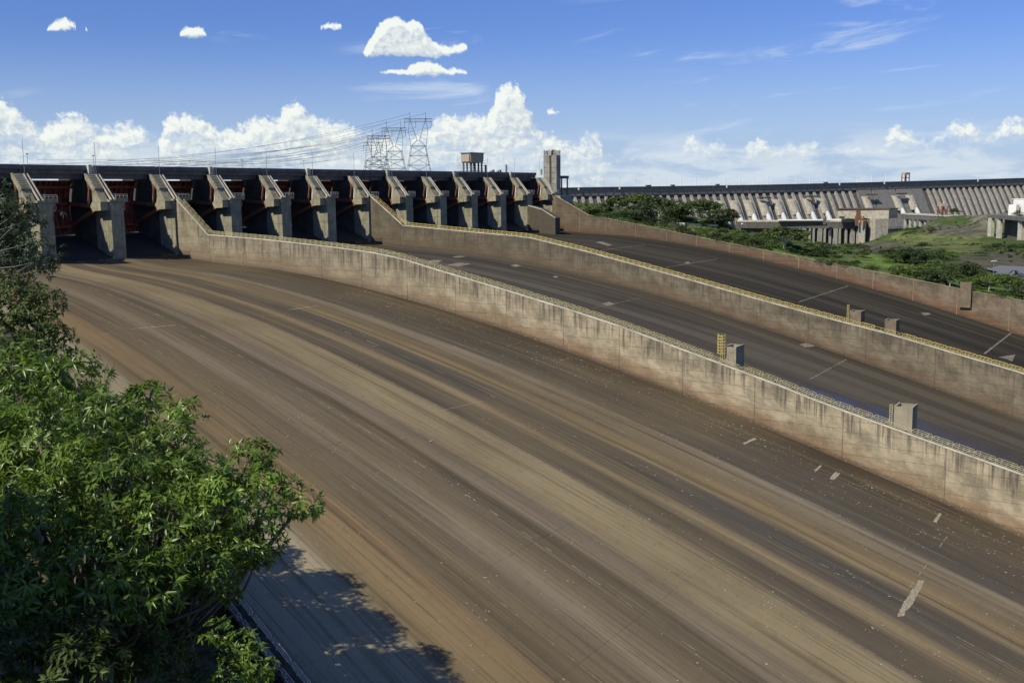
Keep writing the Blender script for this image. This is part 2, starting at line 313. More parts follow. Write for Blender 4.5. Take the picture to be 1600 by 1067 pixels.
def m_banded_floor(name, width):
    def fn(q, b):
        raw = q.node('ShaderNodeUVMap', uv_map='UVMap').outputs[0]; x, y = q.sep(raw)[0], q.sep(raw)[1]
        w1 = q.noise(q.vm('MULTIPLY', raw, (0.05, 0.012, 1)), 1.0, 3, 0.5, dims='2D'); w2 = q.noise(q.vm('MULTIPLY', raw, (0.5, 0.03, 1)), 1.0, 4, 0.6, dims='2D')
        t = q.math('ADD', q.math('MULTIPLY', x, 1.0/width), q.math('ADD', q.math('MULTIPLY_ADD', w1, 0.030, -0.015), q.math('MULTIPLY_ADD', w2, 0.012, -0.006)))
        r = q.node('ShaderNodeValToRGB'); e = r.color_ramp.elements; r.color_ramp.interpolation = 'LINEAR'
        while len(e) < len(BANDS): e.new(0.5)
        for k, (p_, c) in enumerate(BANDS): e[k].position = p_
        for k, (p_, c) in enumerate(BANDS): e[k].color = (*[x*1.19 for x in lin((c[0]*.975, c[1]*.99, c[2]*1.06))], 1)
        q.set(r.inputs[0], t); cc = r.outputs[0]
        mean = lin((108, 96, 74))
        st = q.noise(q.vm('MULTIPLY', raw, (0.32, 0.010, 1)), 1.0, 4, 0.6, dims='2D'); fi = q.noise(q.vm('MULTIPLY', raw, (1.6, 0.022, 1)), 1.0, 4, 0.65, dims='2D')
        big = q.noise(q.vm('MULTIPLY', raw, (0.03, 0.018, 1)), 1.0, 3, 0.6, dims='2D')
        cc = q.mix(q.ramp(big, 0.4, 0.7, 0.0, 0.55), cc, mean)                       # bands fade in and out
        cc = q.mix(q.ramp(y, -215, -70, 0.0, 0.55), cc, q.mix(0.5, cc, lin((76, 66, 49))))   # more algae upstream
        cc = q.mix(q.ramp(st, 0.5, 0.75, 0.0, 0.5), cc, lin((70, 61, 46)))
        cc = q.mix(q.ramp(st, 0.46, 0.26, 0.0, 0.25), cc, lin((132, 117, 88)))
        cc = q.mix(q.ramp(fi, 0.54, 0.68, 0.0, 0.42), cc, lin((68, 60, 46))); cc = q.mix(q.ramp(fi, 0.44, 0.30, 0.0, 0.26), cc, lin((150, 134, 100)))
        gr = q.noise(raw, 0.6, 5, 0.7, dims='2D'); gf = q.noise(raw, 3.2, 3, 0.7, dims='2D')
        cc = q.mix(q.ramp(gr, 0.5, 0.8, 0.0, 0.25), cc, lin((72, 62, 46))); cc = q.mix(q.ramp(gf, 0.58, 0.8, 0.0, 0.3), cc, lin((150, 135, 102)))
        q.set(b.inputs['Base Color'], cc); q.set(b.inputs['Roughness'], 0.95); spec(b, 0.04)
    return material(name, fn)
def m_leaf(name, dark, light, trans=0.25, scale=0.35, rough=0.5, sp=0.35):
    m = bpy.data.materials.new(name); m.use_nodes = True; q = NT(m.node_tree); b = q.n['Principled BSDF']
    n = q.noise(geo(q), scale, 4, 0.6); n2 = q.noise(geo(q), scale*9, 2, 0.6)
    cc = q.mix(q.ramp(q.math('MULTIPLY_ADD', n2, 0.5, q.math('MULTIPLY', n, 0.5)), 0.34, 0.66), dark, light)
    q.set(b.inputs['Base Color'], cc); b.inputs['Roughness'].default_value = rough; spec(b, sp)
    t = q.node('ShaderNodeBsdfTranslucent'); q.set(t.inputs[0], q.mix(0.5, cc, (0.16, 0.22, 0.02)))
    ms = q.node('ShaderNodeMixShader'); ms.inputs[0].default_value = trans
    q.l.new(b.outputs[0], ms.inputs[1]); q.l.new(t.outputs[0], ms.inputs[2]); q.l.new(ms.outputs[0], q.n['Material Output'].inputs[0])
    return m
M = {}
M['pier'] = m_concrete('pier_concrete', (0.29, 0.275, 0.195), moss=0.25)
M['mossy'] = m_concrete('mossy_concrete', (0.33, 0.30, 0.21), moss=0.35, streak=0.45)
M['bridge'] = m_concrete('bridge_concrete', (0.16, 0.152, 0.138))
M['pale'] = m_concrete('pale_concrete', (0.50, 0.47, 0.38), streak=0.3)
M['coping'] = m_concrete('coping_concrete', (0.55, 0.52, 0.42), streak=0.15)
M['tower'] = m_concrete('tower_concrete', (0.30, 0.285, 0.24), moss=0.1)
M['wall1'] = m_wall('divider_concrete', (0.385, 0.33, 0.228), (0.215, 0.13, 0.072), 0.7, 0.75)
M['wall2'] = m_wall('brown_divider_concrete', (0.195, 0.165, 0.115), (0.145, 0.098, 0.062), 0.65, 0.6)
M['wall3'] = m_wall('reddish_wall_concrete', (0.20, 0.158, 0.108), (0.165, 0.092, 0.055), 0.85, 0.35)
M['shaft'] = m_concrete('shaft_concrete', (0.30, 0.265, 0.19), streak=0.4)
M['brownbox'] = m_concrete('brown_shaft_concrete', (0.20, 0.155, 0.105), streak=0.3)
M['wet_shade'] = m_plain('shade_toned_crest_concrete', (0.035, 0.034, 0.032), 0.7)  # weir crest in the bays, bay shade put into its colour
M['walltop'] = m_plain('dark_wall_top', (0.06, 0.055, 0.04), 0.95, 0.4, 0.8)  # dark tone over the whole wall top
M['pier_shade'] = m_concrete('shade_toned_pier_concrete', (0.085, 0.08, 0.066), streak=0.4)  # upstream pier parts, their shade put into the dark colour
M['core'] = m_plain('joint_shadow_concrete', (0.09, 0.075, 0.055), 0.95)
M['core_pale'] = m_plain('limy_joint_concrete', (0.42, 0.34, 0.23), 0.95, 0.4, 0.6)
M['floor1'] = m_banded_floor('scoured_brown_floor', 150.0)
M['floor2'] = m_floor('scoured_grey_floor', (0.030, 0.026, 0.018), (0.056, 0.048, 0.033), (0.090, 0.067, 0.041), (0.095, 0.081, 0.054), wet_shade=(59.0, -190), seed=1.7)
M['floor3'] = m_floor('scoured_dark_floor', (0.032, 0.029, 0.022), (0.041, 0.037, 0.028), (0.048, 0.042, 0.030), (0.068, 0.059, 0.043), seed=3.1)
M['mortar'] = m_plain('pale_mortar', (0.33, 0.28, 0.19), 0.9, 0.35, 2.0)
M['mortar_mid'] = m_plain('dusty_mortar', (0.20, 0.17, 0.12), 0.9, 0.4, 0.8)
M['mortar_dim'] = m_plain('worn_mortar', (0.20, 0.15, 0.09), 0.9, 0.5, 0.8)
M['chip'] = m_plain('pale_chips', (0.36, 0.32, 0.24), 0.9)
M['red'] = m_plain('dark_red_steel', (0.24, 0.075, 0.052), 0.6, 0.3, 0.8, dirt=(0.05, 0.022, 0.015))
M['orange'] = m_plain('orange_steel', (0.23, 0.088, 0.045), 0.55, 0.3, 0.8, dirt=(0.24, 0.17, 0.09))
M['white'] = m_plain('white_paint', (0.78, 0.77, 0.73), 0.6, 0.08)
M['steelwhite'] = m_plain('dull_white_paint', (0.58, 0.575, 0.55), 0.6, 0.1)
M['yellow'] = m_plain('yellow_rail_paint', (0.60, 0.48, 0.15), 0.5, 0.15)
M['cream'] = m_plain('pale_yellow_rail_paint', (0.56, 0.50, 0.24), 0.55, 0.2)
M['greyrail'] = m_plain('weathered_rail_paint', (0.64, 0.61, 0.52), 0.6, 0.2)
M['steel'] = m_plain('galvanised_steel', (0.30, 0.31, 0.32), 0.5, 0.15, metal=0.6)
M['darksteel'] = m_plain('dark_lattice_steel', (0.13, 0.14, 0.145), 0.6, 0.15)
M['cable'] = m_plain('power_line_cable', (0.07, 0.07, 0.075), 0.6)
M['cabin'] = m_plain('tan_ribbed_cladding', (0.40, 0.33, 0.25), 0.6, 0.12)
M['rust'] = m_plain('rusty_rebar', (0.13, 0.07, 0.04), 0.8)
M['bark'] = m_plain('bark', (0.16, 0.135, 0.10), 0.9, 0.35, 3.0)
M['greybark'] = m_plain('grey_bark', (0.22, 0.205, 0.165), 0.85, 0.25, 3.0)
M['palebark'] = m_plain('pale_bark', (0.42, 0.40, 0.34), 0.85, 0.25, 3.0)
# ================================================================ spillway
S = 25.86
_FT = [(40, -11.3), (26, -11.4), (20, -12.2), (14, -14.0), (8, -16.3), (0, -19.6), (-8, -21.1), (-20, -22.0), (-34, -22.6)]
def _poly(y): return ((-1.1060767208735632e-06*y-0.0010348568287906032)*y-0.00730716131051048)*y-21.44259644253428
_FT += [(y, _poly(y)) for y in range(-50, -281, -10)]
_FT += [(y, _poly(-280)-0.315*(-280-y)) for y in range(-290, -441, -10)]
_fy = np.array([a for a, b in _FT])[::-1]; _fz = np.array([b for a, b in _FT])[::-1]
def fz(y): return np.interp(y, _fy, _fz)
def table(t): a = np.array(sorted(t)); return lambda y: np.interp(y, a[:, 0], a[:, 1])
wt1 = table([(0, 0.05), (-1.2, 0), (-16.8, -12.3), (-44, -13.5), (-69.7, -15.1), (-79.9, -15.8), (-94.6, -17.1), (-103.9, -18.6), (-117.5, -21.6), (-128.4, -23.8), (-142.4, -26.7), (-162.4, -31.0), (-177, -34.4), (-189.1, -37.7), (-205.7, -42.2), (-219.7, -46), (-231.5, -49.6), (-244.2, -52.9), (-259.8, -56.9), (-275.2, -60.8), (-420, -103.5)])
wt2 = table([(0, 0.05), (-1.2, 0), (-19.0, -12.5), (-54.3, -14.9), (-74.3, -16.1), (-82, -16.6), (-107.8, -21.5), (-128.3, -25.9), (-156.5, -32.1), (-177.8, -36.9), (-202.5, -42.2), (-222.5, -46.2), (-241, -50.7), (-261.5, -55.5), (-420, -103)])
wt3 = table([(6, -0.2), (0, -0.4), (-4.1, -2.8), (-22.5, -12.0), (-50.4, -16.5), (-90.5, -23.7), (-133.6, -31.0), (-157.3, -34.9), (-201.5, -42.4), (-214.6, -44.7), (-241.3, -48.9), (-420, -95)])
wtL = table([(0, 0.05), (-1.2, 0), (-16.8, -12.3), (-69.7, -15.1), (-94.6, -17.1), (-117.5, -21.6), (-142.4, -26.7), (-177, -34.4), (-205.7, -42.2), (-231.5, -49.4), (-259.8, -56.9), (-275.2, -60.8), (-420, -103.5)])
def XL(y): return -50.0+0.314*np.minimum(0.0, np.asarray(y, float)+10.0)
JY = [-1.2, -17.5, -34, -52, -70, -87, -105, -123, -141, -159.6, -176.8, -195.1, -214.4, -236.2, -259.3, -281, -303, -325, -347, -370, -395, -420]

# ---- chute floors
def chute(name, label, x0f, x1f, edges, mat, width):
    root = thing(name, (float(x1f(-100)), -100, float(fz(-100))), label, None); root['kind'] = 'structure'
    NB = 44; ys = np.linspace(-0.5, -420, NB*2+1)
    bed = MB(); vs = []; fs = []
    for y in ys: vs += [(float(x0f(y)), y, float(fz(y))-0.07), (float(x1f(y)), y, float(fz(y))-0.07)]
    fs = [(2*i, 2*i+1, 2*i+3, 2*i+2) for i in range(len(ys)-1)]
    bed.add(vs, fs).build('joint_bed', M['mortar_dim'], root)
    for j in range(len(JY)-1):
        ya, yb = JY[j], JY[j+1]
        if j == 0: ya = -0.6
        for i in range(len(edges)-1):
            gap = rng.choice([0.003, 0.006, 0.014]); gl = rng.choice([0.006, 0.015, 0.04]); n = 6; vs = []
            lift = rng.uniform(0, 0.012)
            for q in range(n+1):
                y = (ya-gap)+(yb-ya+2*gap)*q/n
                for p in range(4):
                    a = x0f(y); b_ = x1f(y); s = edges[i]+(edges[i+1]-edges[i])*p/3
                    x = a+(b_-a)*s+(gl if p == 0 else (-gl if p == 3 else 0)); vs.append((float(x), y, float(fz(y))+lift))
            fs = [(q*4+p, q*4+p+1, (q+1)*4+p+1, (q+1)*4+p) for q in range(n) for p in range(3)]
            m = MB().add(vs, fs)
            k0 = len(m.v); rim = [p for p in range(4)]+[q*4+3 for q in range(1, n+1)]+[n*4+p for p in (2, 1, 0)]+[q*4 for q in range(n-1, 0, -1)]
            m.v += [(m.v[r][0], m.v[r][1], m.v[r][2]-0.12) for r in rim]
            m.f += [(rim[a], k0+a, k0+(a+1) % len(rim), rim[(a+1) % len(rim)]) for a in range(len(rim))]
            o = m.build('floor_slab', mat, root)
            set_uv(o.data, lambda c: np.stack([(c[:, 0]-x0f(c[:, 1]))/(x1f(c[:, 1])-x0f(c[:, 1]))*width, c[:, 1]], 1))
    return root
cs = lambda v: (lambda y: np.asarray(y, float)*0+v)
FE = [0, .085, .165, .27, .385, .45, .545, .66, .80, .905, 1]
fl1 = chute('spillway_floor', 'brown streaked concrete floor of the nearest spillway chute', XL, cs(51.72), FE, M['floor1'], 150.0)
fl2 = chute('spillway_floor', 'grey streaked concrete floor of the middle spillway chute', cs(53.5), cs(155.16), np.linspace(0, 1, 7), M['floor2'], 101.7)
fl3 = chute('spillway_floor', 'dark grey concrete floor of the farthest spillway chute', cs(157.0), cs(310.3), np.linspace(0, 1, 10), M['floor3'], 153.3)
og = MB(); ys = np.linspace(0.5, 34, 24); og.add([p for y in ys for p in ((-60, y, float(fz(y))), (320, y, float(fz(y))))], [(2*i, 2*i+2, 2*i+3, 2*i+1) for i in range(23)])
tag(og.build('ogee_crest', M['wet_shade']), 'shaded concrete weir crest under the spillway gates', kind='structure')

def floor_hit(u, v):
    d = look(u, v); t = 60.0
    while t < 700:
        q = CAM+t*d
        if q[1] > -425 and q[2] < fz(q[1]): return q
        t += 0.2
    return CAM+300*d
def patch(poly, root, mat='mortar', lift=0.02, name='repair_patch'):
    pts = [floor_hit(*p) for p in poly]; m = MB(); n = len(pts); c = sum(pts)/n; out = []
    for i in range(n):                              # ragged outline
        a, b_ = pts[i], pts[(i+1) % n]; k = max(1, int(np.linalg.norm(b_-a)/0.9))
        for j in range(k):
            q = a+(b_-a)*j/k+rng.normal(0, 0.06, 3)*(1, 1, 0); out.append((q[0], q[1], float(fz(q[1]))+lift+0.012))
    cc = (c[0], c[1], float(fz(c[1]))+lift+0.012)
    m.add([cc]+out, [(0, i+1, (i+1) % len(out)+1) for i in range(len(out))])
    return m.build(name, M[mat], root)
def seam(u0, v0, u1, v1, root, wd, mat='mortar', keep=1.0):
    a, b_ = floor_hit(u0, v0), floor_hit(u1, v1); L = np.linalg.norm((b_-a)[:2]); n = max(2, int(L/1.5)); d = (b_-a)/L; s = np.array([-d[1], d[0], 0])
    m = MB()
    for i in range(n):
        if rng.random() > keep: continue
        p, q = a+(b_-a)*i/n, a+(b_-a)*(i+1)/n; w0 = wd*rng.uniform(0.5, 1.1)
        vs = []
        for r, sg in ((p, -1), (p, 1), (q, 1), (q, -1)):
            e = r+s*sg*w0*rng.uniform(0.7, 1.2)/2; vs.append((e[0], e[1], float(fz(e[1]))+0.034))
        m.add(vs, [(0, 1, 2, 3)])
    return m.build('mortar_seam', M[mat], root)
for po in ([(1402, 964), (1409, 945), (1436, 906), (1445, 908), (1431, 935), (1412, 962)], [(1296, 748), (1305, 737), (1313, 740), (1303, 750)], [(1160, 693), (1178, 684), (1182, 686), (1164, 695)], [(1458, 815), (1467, 801), (1472, 803), (1463, 817)], [(1272, 735), (1282, 727), (1284, 729), (1275, 737)]): patch(po, fl1)
for a in ((205, 514.5, 275, 508, .35, 'mortar', 1), (450, 484.5, 497, 478, .35, 'mortar', 1), (160, 523, 183, 519, .22, 'mortar', .8), (692, 641, 755, 627, .16, 'mortar', 1), (445, 715, 545, 687, .16, 'mortar_dim', .8), (165, 440, 205, 438, .22, 'mortar', .9),
          (1409, 935, 1480, 838, .16, 'mortar', .35), (240, 522, 300, 519, .14, 'mortar_dim', .9)): seam(*a[:4], fl1, a[4], a[5], a[6])
for po in ([(668, 410), (676, 406), (692, 407), (684, 411)], [(697, 414.5), (715, 410.5), (736, 412.5), (716, 417)], [(706, 401.5), (718, 400), (729, 401), (714, 403)], [(797, 415), (805, 413), (815, 415.5), (806, 417.5)], [(940, 474.5), (952, 471.5), (961, 475.5), (950, 478)], [(1249, 538.5), (1262, 535), (1273, 541), (1258, 543)], [(863, 432.5), (869, 431), (873, 433), (866, 434.5)]): patch(po, fl2, 'mortar_mid')
for a in ((925, 482, 1000, 466, .35, 'mortar_dim', 1), (1265, 593, 1322, 562, .42, 'mortar_mid', 1)): seam(*a[:4], fl2, a[4], a[5], a[6])
for po in ([(930, 378.5), (940, 377.5), (957, 383.5), (949, 384.5)], [(1438, 489), (1450, 488.5), (1456, 491), (1446, 493)], [(1560, 558), (1587, 554), (1581, 565), (1573, 561)], [(1577, 499), (1586, 499), (1600, 506), (1592, 507)], [(1069, 410), (1075, 409), (1079, 411.5), (1072, 412.5)]): patch(po, fl3, 'mortar_mid')
for a in ((940, 391, 1008, 383, .5, 'mortar_mid', 1), (1040, 418, 1120, 405, .5, 'mortar_mid', 1), (1248, 472, 1325, 447, .55, 'mortar_mid', 1), (1538, 553, 1597, 507, .9, 'mortar_mid', 1)): seam(*a[:4], fl3, a[4], a[5], a[6])
# lime-filled joints along the flow in the near chute
for fr, y0, y1, kp, wd, mn in ((.165, -110, -330, .6, .15, 'mortar_mid'), (.27, -60, -330, .8, .15, 'mortar_mid'), (.385, -50, -330, .55, .17, 'mortar'), (.45, -70, -330, .8, .10, 'mortar_mid'), (.545, -45, -330, .93, .22, 'mortar_mid'), (.66, -120, -330, .35, .14, 'mortar'), (.80, -60, -330, .6, .12, 'mortar_mid'), (.905, -60, -330, .4, .12, 'mortar_dim')):
    m = MB(); y = y0
    while y > y1:
        L = rng.uniform(0.5, 3.2)
        if rng.random() < kp:
            ww = wd*rng.uniform(0.35, 1.15); c = []
            for yy, sg in ((y, -1), (y, 1), (y-L, 1), (y-L, -1)):
                x = XL(yy)+(51.72-XL(yy))*fr+sg*ww/2+rng.normal(0, .03); c.append((float(x), yy, float(fz(yy))+0.036))
            m.add(c, [(0, 3, 2, 1)])
        y -= L+rng.uniform(0, 0.8)
    m.build('mortar_seam', M[mn], fl1)
# pale chips lying on the near floor
vs = []; fs = []; nchip = 0
while nchip < 2000:
    y = -rng.uniform(90, 310); cl = rng.random()
    if cl < .38: x = 51.7-abs(rng.normal(4, 11))-3
    else: x = float(XL(y))+(51.7-float(XL(y)))*rng.uniform(.12, .97)
    if cl > .38 and rng.random() > min(1, (-y-80)/170): continue
    if rng.random() < .45: cx_, cy_ = x, y; cnt = rng.integers(2, 7)
    else: cnt = 1
    for _ in range(cnt):
        px, py = x+rng.normal(0, 1.1)*(cnt > 1), y+rng.normal(0, 1.6)*(cnt > 1)
        if not float(XL(py))+1 < px < 51.2: continue
        r = abs(rng.normal(.08, .05))+.045; h = r*.25; z = float(fz(py))+.014; a = rng.uniform(0, 3.14); o = len(vs); n = 5
        for j in range(n): t = a+j*2*math.pi/n; q = r*rng.uniform(.6, 1.3); vs.append((px+q*math.cos(t), py+1.4*q*math.sin(t), z))
        vs.append((px, py, z+h)); fs += [(o+j, o+(j+1) % n, o+n) for j in range(n)]; nchip += 1
tag(MB().add(vs, fs).build('loose_chips', M['chip']), 'pale stone chips scattered over the near chute floor', 'chips', kind='stuff')

# ---- walls of the chutes
def clip_z(poly, z0, z1):
    for lim, sg in ((z0, 1), (z1, -1)):
        out = []
        for i in range(len(poly)):
            a, b_ = poly[i], poly[(i+1) % len(poly)]; da, db = sg*(a[1]-lim), sg*(b_[1]-lim)
            if da >= 0: out.append(a)
            if (da >= 0) != (db >= 0): t = da/(da-db); out.append((a[0]+(b_[0]-a[0])*t, a[1]+(b_[1]-a[1])*t))
        poly = out
        if len(poly) < 3: return []
    return poly
def wall_uv(me, zt):
    set_uv(me, lambda c: np.stack([c[:, 1], c[:, 2]-fz(c[:, 1])], 1)); set_uv(me, lambda c: np.stack([c[:, 1], zt(c[:, 1])-c[:, 2]], 1), 'top')
def wall(name, label, X, zt, mat, thick=1.9, ystart=-1.2, yend=-420, core='core', lift=2.7, panels=True, pgap=0.055):
    root = thing(name, (float(X), -100, float(fz(-100))), label, 'wall')
    ys = sorted(set([ystart, yend]+[y for y in JY if yend < y < ystart]+[y for y in range(int(yend), int(ystart), 8)]+[-16.8, -19.0, -22.5]), reverse=True)
    ys = [y for y in ys if yend <= y <= ystart]
    r = 0.05; vs = []
    for y in ys:
        zb = float(fz(y))-2.5; z1 = float(zt(y))-0.02
        vs += [(X+r, y, zb), (X+thick, y, zb), (X+thick, y, z1), (X+r, y, z1)]
    n = len(ys); fs = [(4*i+j, 4*i+(j+1) % 4, 4*i+4+(j+1) % 4, 4*i+4+j) for i in range(n-1) for j in range(4)]+[(3, 2, 1, 0), (4*n-4, 4*n-3, 4*n-2, 4*n-1)]
    MB().add(vs, fs).build('core', M[core] if panels else M[mat], root)
    if not panels: wall_uv(root.children[0].data, zt)
    cop = MB(); vs = []
    for y in ys:
        z = float(zt(y)); vs += [(X-0.10, y, z-0.28), (X+0.42, y, z-0.28), (X+0.42, y, z+0.06), (X-0.10, y, z+0.06)]
    cop.add(vs, fs)
    if core == 'core': cop.build('coping', M['coping'], root)
    else: wall_uv(cop.build('coping', M[mat], root).data, zt)
    if panels:
        jy = [y for y in JY if yend <= y <= ystart]
        if ystart not in jy: jy = [ystart]+jy
        for a, b_ in zip(jy[:-1], jy[1:]):
            if b_ < -345: break
            yy = [a-pgap]+[y for y in ys if b_+2 < y < a-2]+[b_+pgap]
            top = [(y, float(zt(y))-0.05) for y in yy]; bot = [(y, float(fz(y))-0.4) for y in reversed(yy)]
            poly = top+bot; ztop = max(p[1] for p in top); zbot = min(p[1] for p in bot)
            off = rng.uniform(0, .5); zz = ztop+0.1; first = True
            while zz > zbot:
                zn = zz-(lift-off if first else lift); first = False
                pc = clip_z(poly, zn+pgap*.6, zz-pgap*.6); zz = zn
                if len(pc) < 3: continue
                pr = rng.uniform(-0.02, 0.02)
                m = MB().prism([(X+pr, p[0], p[1]) for p in pc], (0.4, 0, 0)); o = m.build('concrete_panel', M[mat], root); wall_uv(o.data, zt)
    return root
wall1 = wall('divider_wall', 'long pale stained divider wall between the near and middle chutes', 2*S, wt1, 'wall1')
wall2 = wall('divider_wall', 'brown grey divider wall between the middle and far chutes', 6*S, wt2, 'wall2')
wall3 = wall('side_wall', 'reddish brown outer wall of the far chute below the green bank', 12*S, wt3, 'wall3', thick=2.2, ystart=6, core='core_pale', lift=2.2, pgap=0.07)
w11t = table([(0.5, -6.2), (-6.4, -7.3), (-12.4, -9.7), (-17.4, -12.9)])
wall11 = wall('short_wall', 'short curved divider stub in front of the last two gates', 11*S, w11t, 'wall2', thick=5.0, ystart=-0.3, yend=-17.4)
# near side wall, flaring out with the chute
rootL = thing('side_wall', (float(XL(-200)), -200, float(wtL(-200))), 'near chute side wall with twin grey railings under the foreground tree', 'wall')
ys = [y for y in JY]+[-16.8]; ys = sorted(set(ys+[y for y in range(-420, -2, 8)]), reverse=True); vs = []; vc = []
for y in ys:
    x = float(XL(y)); z = float(wtL(y)); vs += [(x-1.9, y, float(fz(y))-2.5), (x, y, float(fz(y))-2.5), (x, y, z), (x-1.9, y, z)]
n = len(ys); fs = [(4*i+j, 4*i+4+j, 4*i+4+(j+1) % 4, 4*i+(j+1) % 4) for i in range(n-1) for j in range(4)]+[(0, 1, 2, 3), (4*n-1, 4*n-2, 4*n-3, 4*n-4)]
o = MB().add(vs, fs).build('concrete', M['wall2'], rootL); wall_uv(o.data, wtL)
vs = []
for y in ys:
    x = float(XL(y)); z = float(wtL(y)); vs += [(x-1.93, y, z-.1), (x+.03, y, z-.1), (x+.03, y, z+.03), (x-1.93, y, z+.03)]
MB().add(vs, fs).build('walkway', M['walltop'], rootL)

# ---- railings: pipe panels with rounded ends
def rail_panel_mesh(L, R=0.05, bars=4):
    m = MB(); z0, z1 = 0.30, 1.12; rc = (z1-z0)/2; xm = L/2-0.12-rc
    loop = [(0, -xm, z1)]+[(0, xm+rc*math.sin(t), (z0+z1)/2+rc*math.cos(t)) for t in np.linspace(0, math.pi, 7)]+[(0, -xm, z0)]
    loop += [(0, -xm-rc*math.sin(t), (z0+z1)/2-rc*math.cos(t)) for t in np.linspace(0, math.pi, 7)][1:]
    m.tube(loop, R, 5, cap=False)
    for i in range(1, bars-1):
        z = z0+(z1-z0)*i/(bars-1); m.tube([(0, -xm-rc*0.9, z), (0, xm+rc*0.9, z)], R*0.8, 5)
    for x in (-L*0.25, L*0.25): m.tube([(0, x, -0.12), (0, x, z1)], R*1.2, 5)
    me = bpy.data.meshes.new('railing_panel'); me.from_pydata(m.v, [], m.f); me.update(); return me
def railing(name, label, xf, zt, mat, ystart, yend, L=4.6, R=0.05, bars=4, skip=()):
    root = thing(name, (float(xf(-100)), -100, float(zt(-100))), label, 'railing', 'railings along the chute walls')
    me = rail_panel_mesh(L, R, bars); me.materials.append(mat); y = ystart
    while y > yend:
        sl = 1.0
        for _ in range(3):
            yb = y-L*sl; dz = float(zt(yb)-zt(y)); dx = float(xf(yb)-xf(y)); sl = L/math.sqrt(L*L+0)*abs(yb-y)/max(1e-6, math.sqrt((yb-y)**2+dz*dz+dx*dx))
        yb = y-L*sl
        a = Vector((float(xf(y)), y, float(zt(y))+.06)); b_ = Vector((float(xf(yb)), yb, float(zt(yb))+.06)); c = (a+b_)/2
        if not any(s0 < c.y < s1 for s0, s1 in skip):
            d = (b_-a).normalized(); xax = d.cross(Vector((0, 0, 1))).normalized(); zax = xax.cross(d)
            o = bpy.data.objects.new('railing_panel', me); col.objects.link(o); o.parent = root; o.matrix_parent_inverse = Matrix.Translation(root.location).inverted()
            o.matrix_basis = Matrix(((xax.x, d.x, zax.x, c.x), (xax.y, d.y, zax.y, c.y), (xax.z, d.z, zax.z, c.z), (0, 0, 0, 1)))
        y = yb
    return root
railing('railing', 'pale yellow pipe railing on the near edge of the long divider wall', lambda y: np.asarray(y)*0+2*S+.15, wt1, M['cream'], -1.5, -330, R=0.042, bars=3)
railing('railing', 'pale yellow pipe railing on the back edge of the long divider wall', lambda y: np.asarray(y)*0+2*S+1.7, wt1, M['cream'], -2.4, -330, R=0.042, bars=3, skip=((-210, -204.5), (-252, -246)))
railing('railing', 'bright yellow railing on the near edge of the middle divider wall', lambda y: np.asarray(y)*0+6*S+.15, wt2, M['yellow'], -1.5, -330, R=0.06, bars=2)
railing('railing', 'bright yellow railing on the back edge of the middle divider wall', lambda y: np.asarray(y)*0+6*S+1.7, wt2, M['yellow'], -2.4, -330, R=0.06, bars=2, skip=((-213, -206), (-224, -217.5)))
railing('railing', 'grey pipe railing on the chute edge of the shaded near wall', lambda y: XL(y)-.15, wtL, M['greyrail'], -150, -330, R=0.05, bars=3)
railing('railing', 'grey pipe railing on the bank edge of the shaded near wall', lambda y: XL(y)-1.75, wtL, M['greyrail'], -150, -330, R=0.05, bars=3)

# ---- aeration shafts standing on the walls
def shaft_box(label, x0, x1, y0, y1, z0, z1, mat='shaft', rim=True):
    t = thing('aeration_shaft', ((x0+x1)/2, (y0+y1)/2, z0), label, 'shaft', 'aeration shafts on the chute walls')
    w_ = 0.35; z2 = z1-0.7
    b_ = MB().box(x0+w_, x1-w_, y0+w_, y1-w_, z0, z2); b_.build('well_floor', M['shaft'], t)
    for n_, bx in (('side', (x0, x0+w_, y0, y1)), ('side', (x1-w_, x1, y0, y1)), ('end', (x0+w_+.002, x1-w_-.002, y0, y0+w_)), ('end', (x0+w_+.002, x1-w_-.002, y1-w_, y1))):
        MB().box(bx[0], bx[1], bx[2], bx[3], z0, z1).build(n_, M[mat], t)
    for y_ in (y0+.02, y1-.18): MB().box(x0-.05, x1+.05, y_, y_+.16, z1+.003, z1+.12).build('rim', M['coping'], t)
    return t
def ladder(t, x, y, z0, z1, mat, cage=True):
    m = MB()
    for s in (-.28, .28): m.tube([(x, y+s, z0), (x, y+s, z1)], .07, 5)
    z = z0+.4
    while z < z1: m.tube([(x, y-.28, z), (x, y+.28, z)], .05, 4); z += .45
    m.build('ladder', mat, t)
    if cage:
        m = MB()
        for z in np.arange(z0+2.2, z1+.9, .75): m.tube([(x+.1-1.1*math.sin(a), y-1.0*math.cos(a), z) for a in np.linspace(0, math.pi, 8)], .09, 4)
        for a in np.linspace(.3, math.pi-.3, 4): m.tube([(x+.1-1.1*math.sin(a), y-1.0*math.cos(a), z0+2.2), (x+.1-1.1*math.sin(a), y-1.0*math.cos(a), z1+.8)], .085, 4)
        m.build('ladder_cage', mat, t)
t = shaft_box('tall grey concrete shaft with yellow caged ladder on the long divider wall', 2*S+1.95, 2*S+7.6, -208.6, -205.4, -52, -38.1); ladder(t, 2*S+1.6, -204.9, float(wt1(-204.9)), -35.6, M['yellow'])
t = shaft_box('open topped grey shaft with small ladder on the long divider wall at right', 2*S+1.95, 2*S+6.9, -251.3, -247.2, -62, -49.0); ladder(t, 2*S+1.65, -246.6, float(wt1(-246.6)), -48.6, M['cream'], cage=False)
t = shaft_box('brown concrete shaft on the yellow railed middle wall, left of the pair', 6*S+1.95, 6*S+6.8, -211.9, -208.2, -52, -39.6, 'brownbox'); ladder(t, 6*S+1.65, -207.7, float(wt2(-207.7)), -37.4, M['yellow'], cage=False)
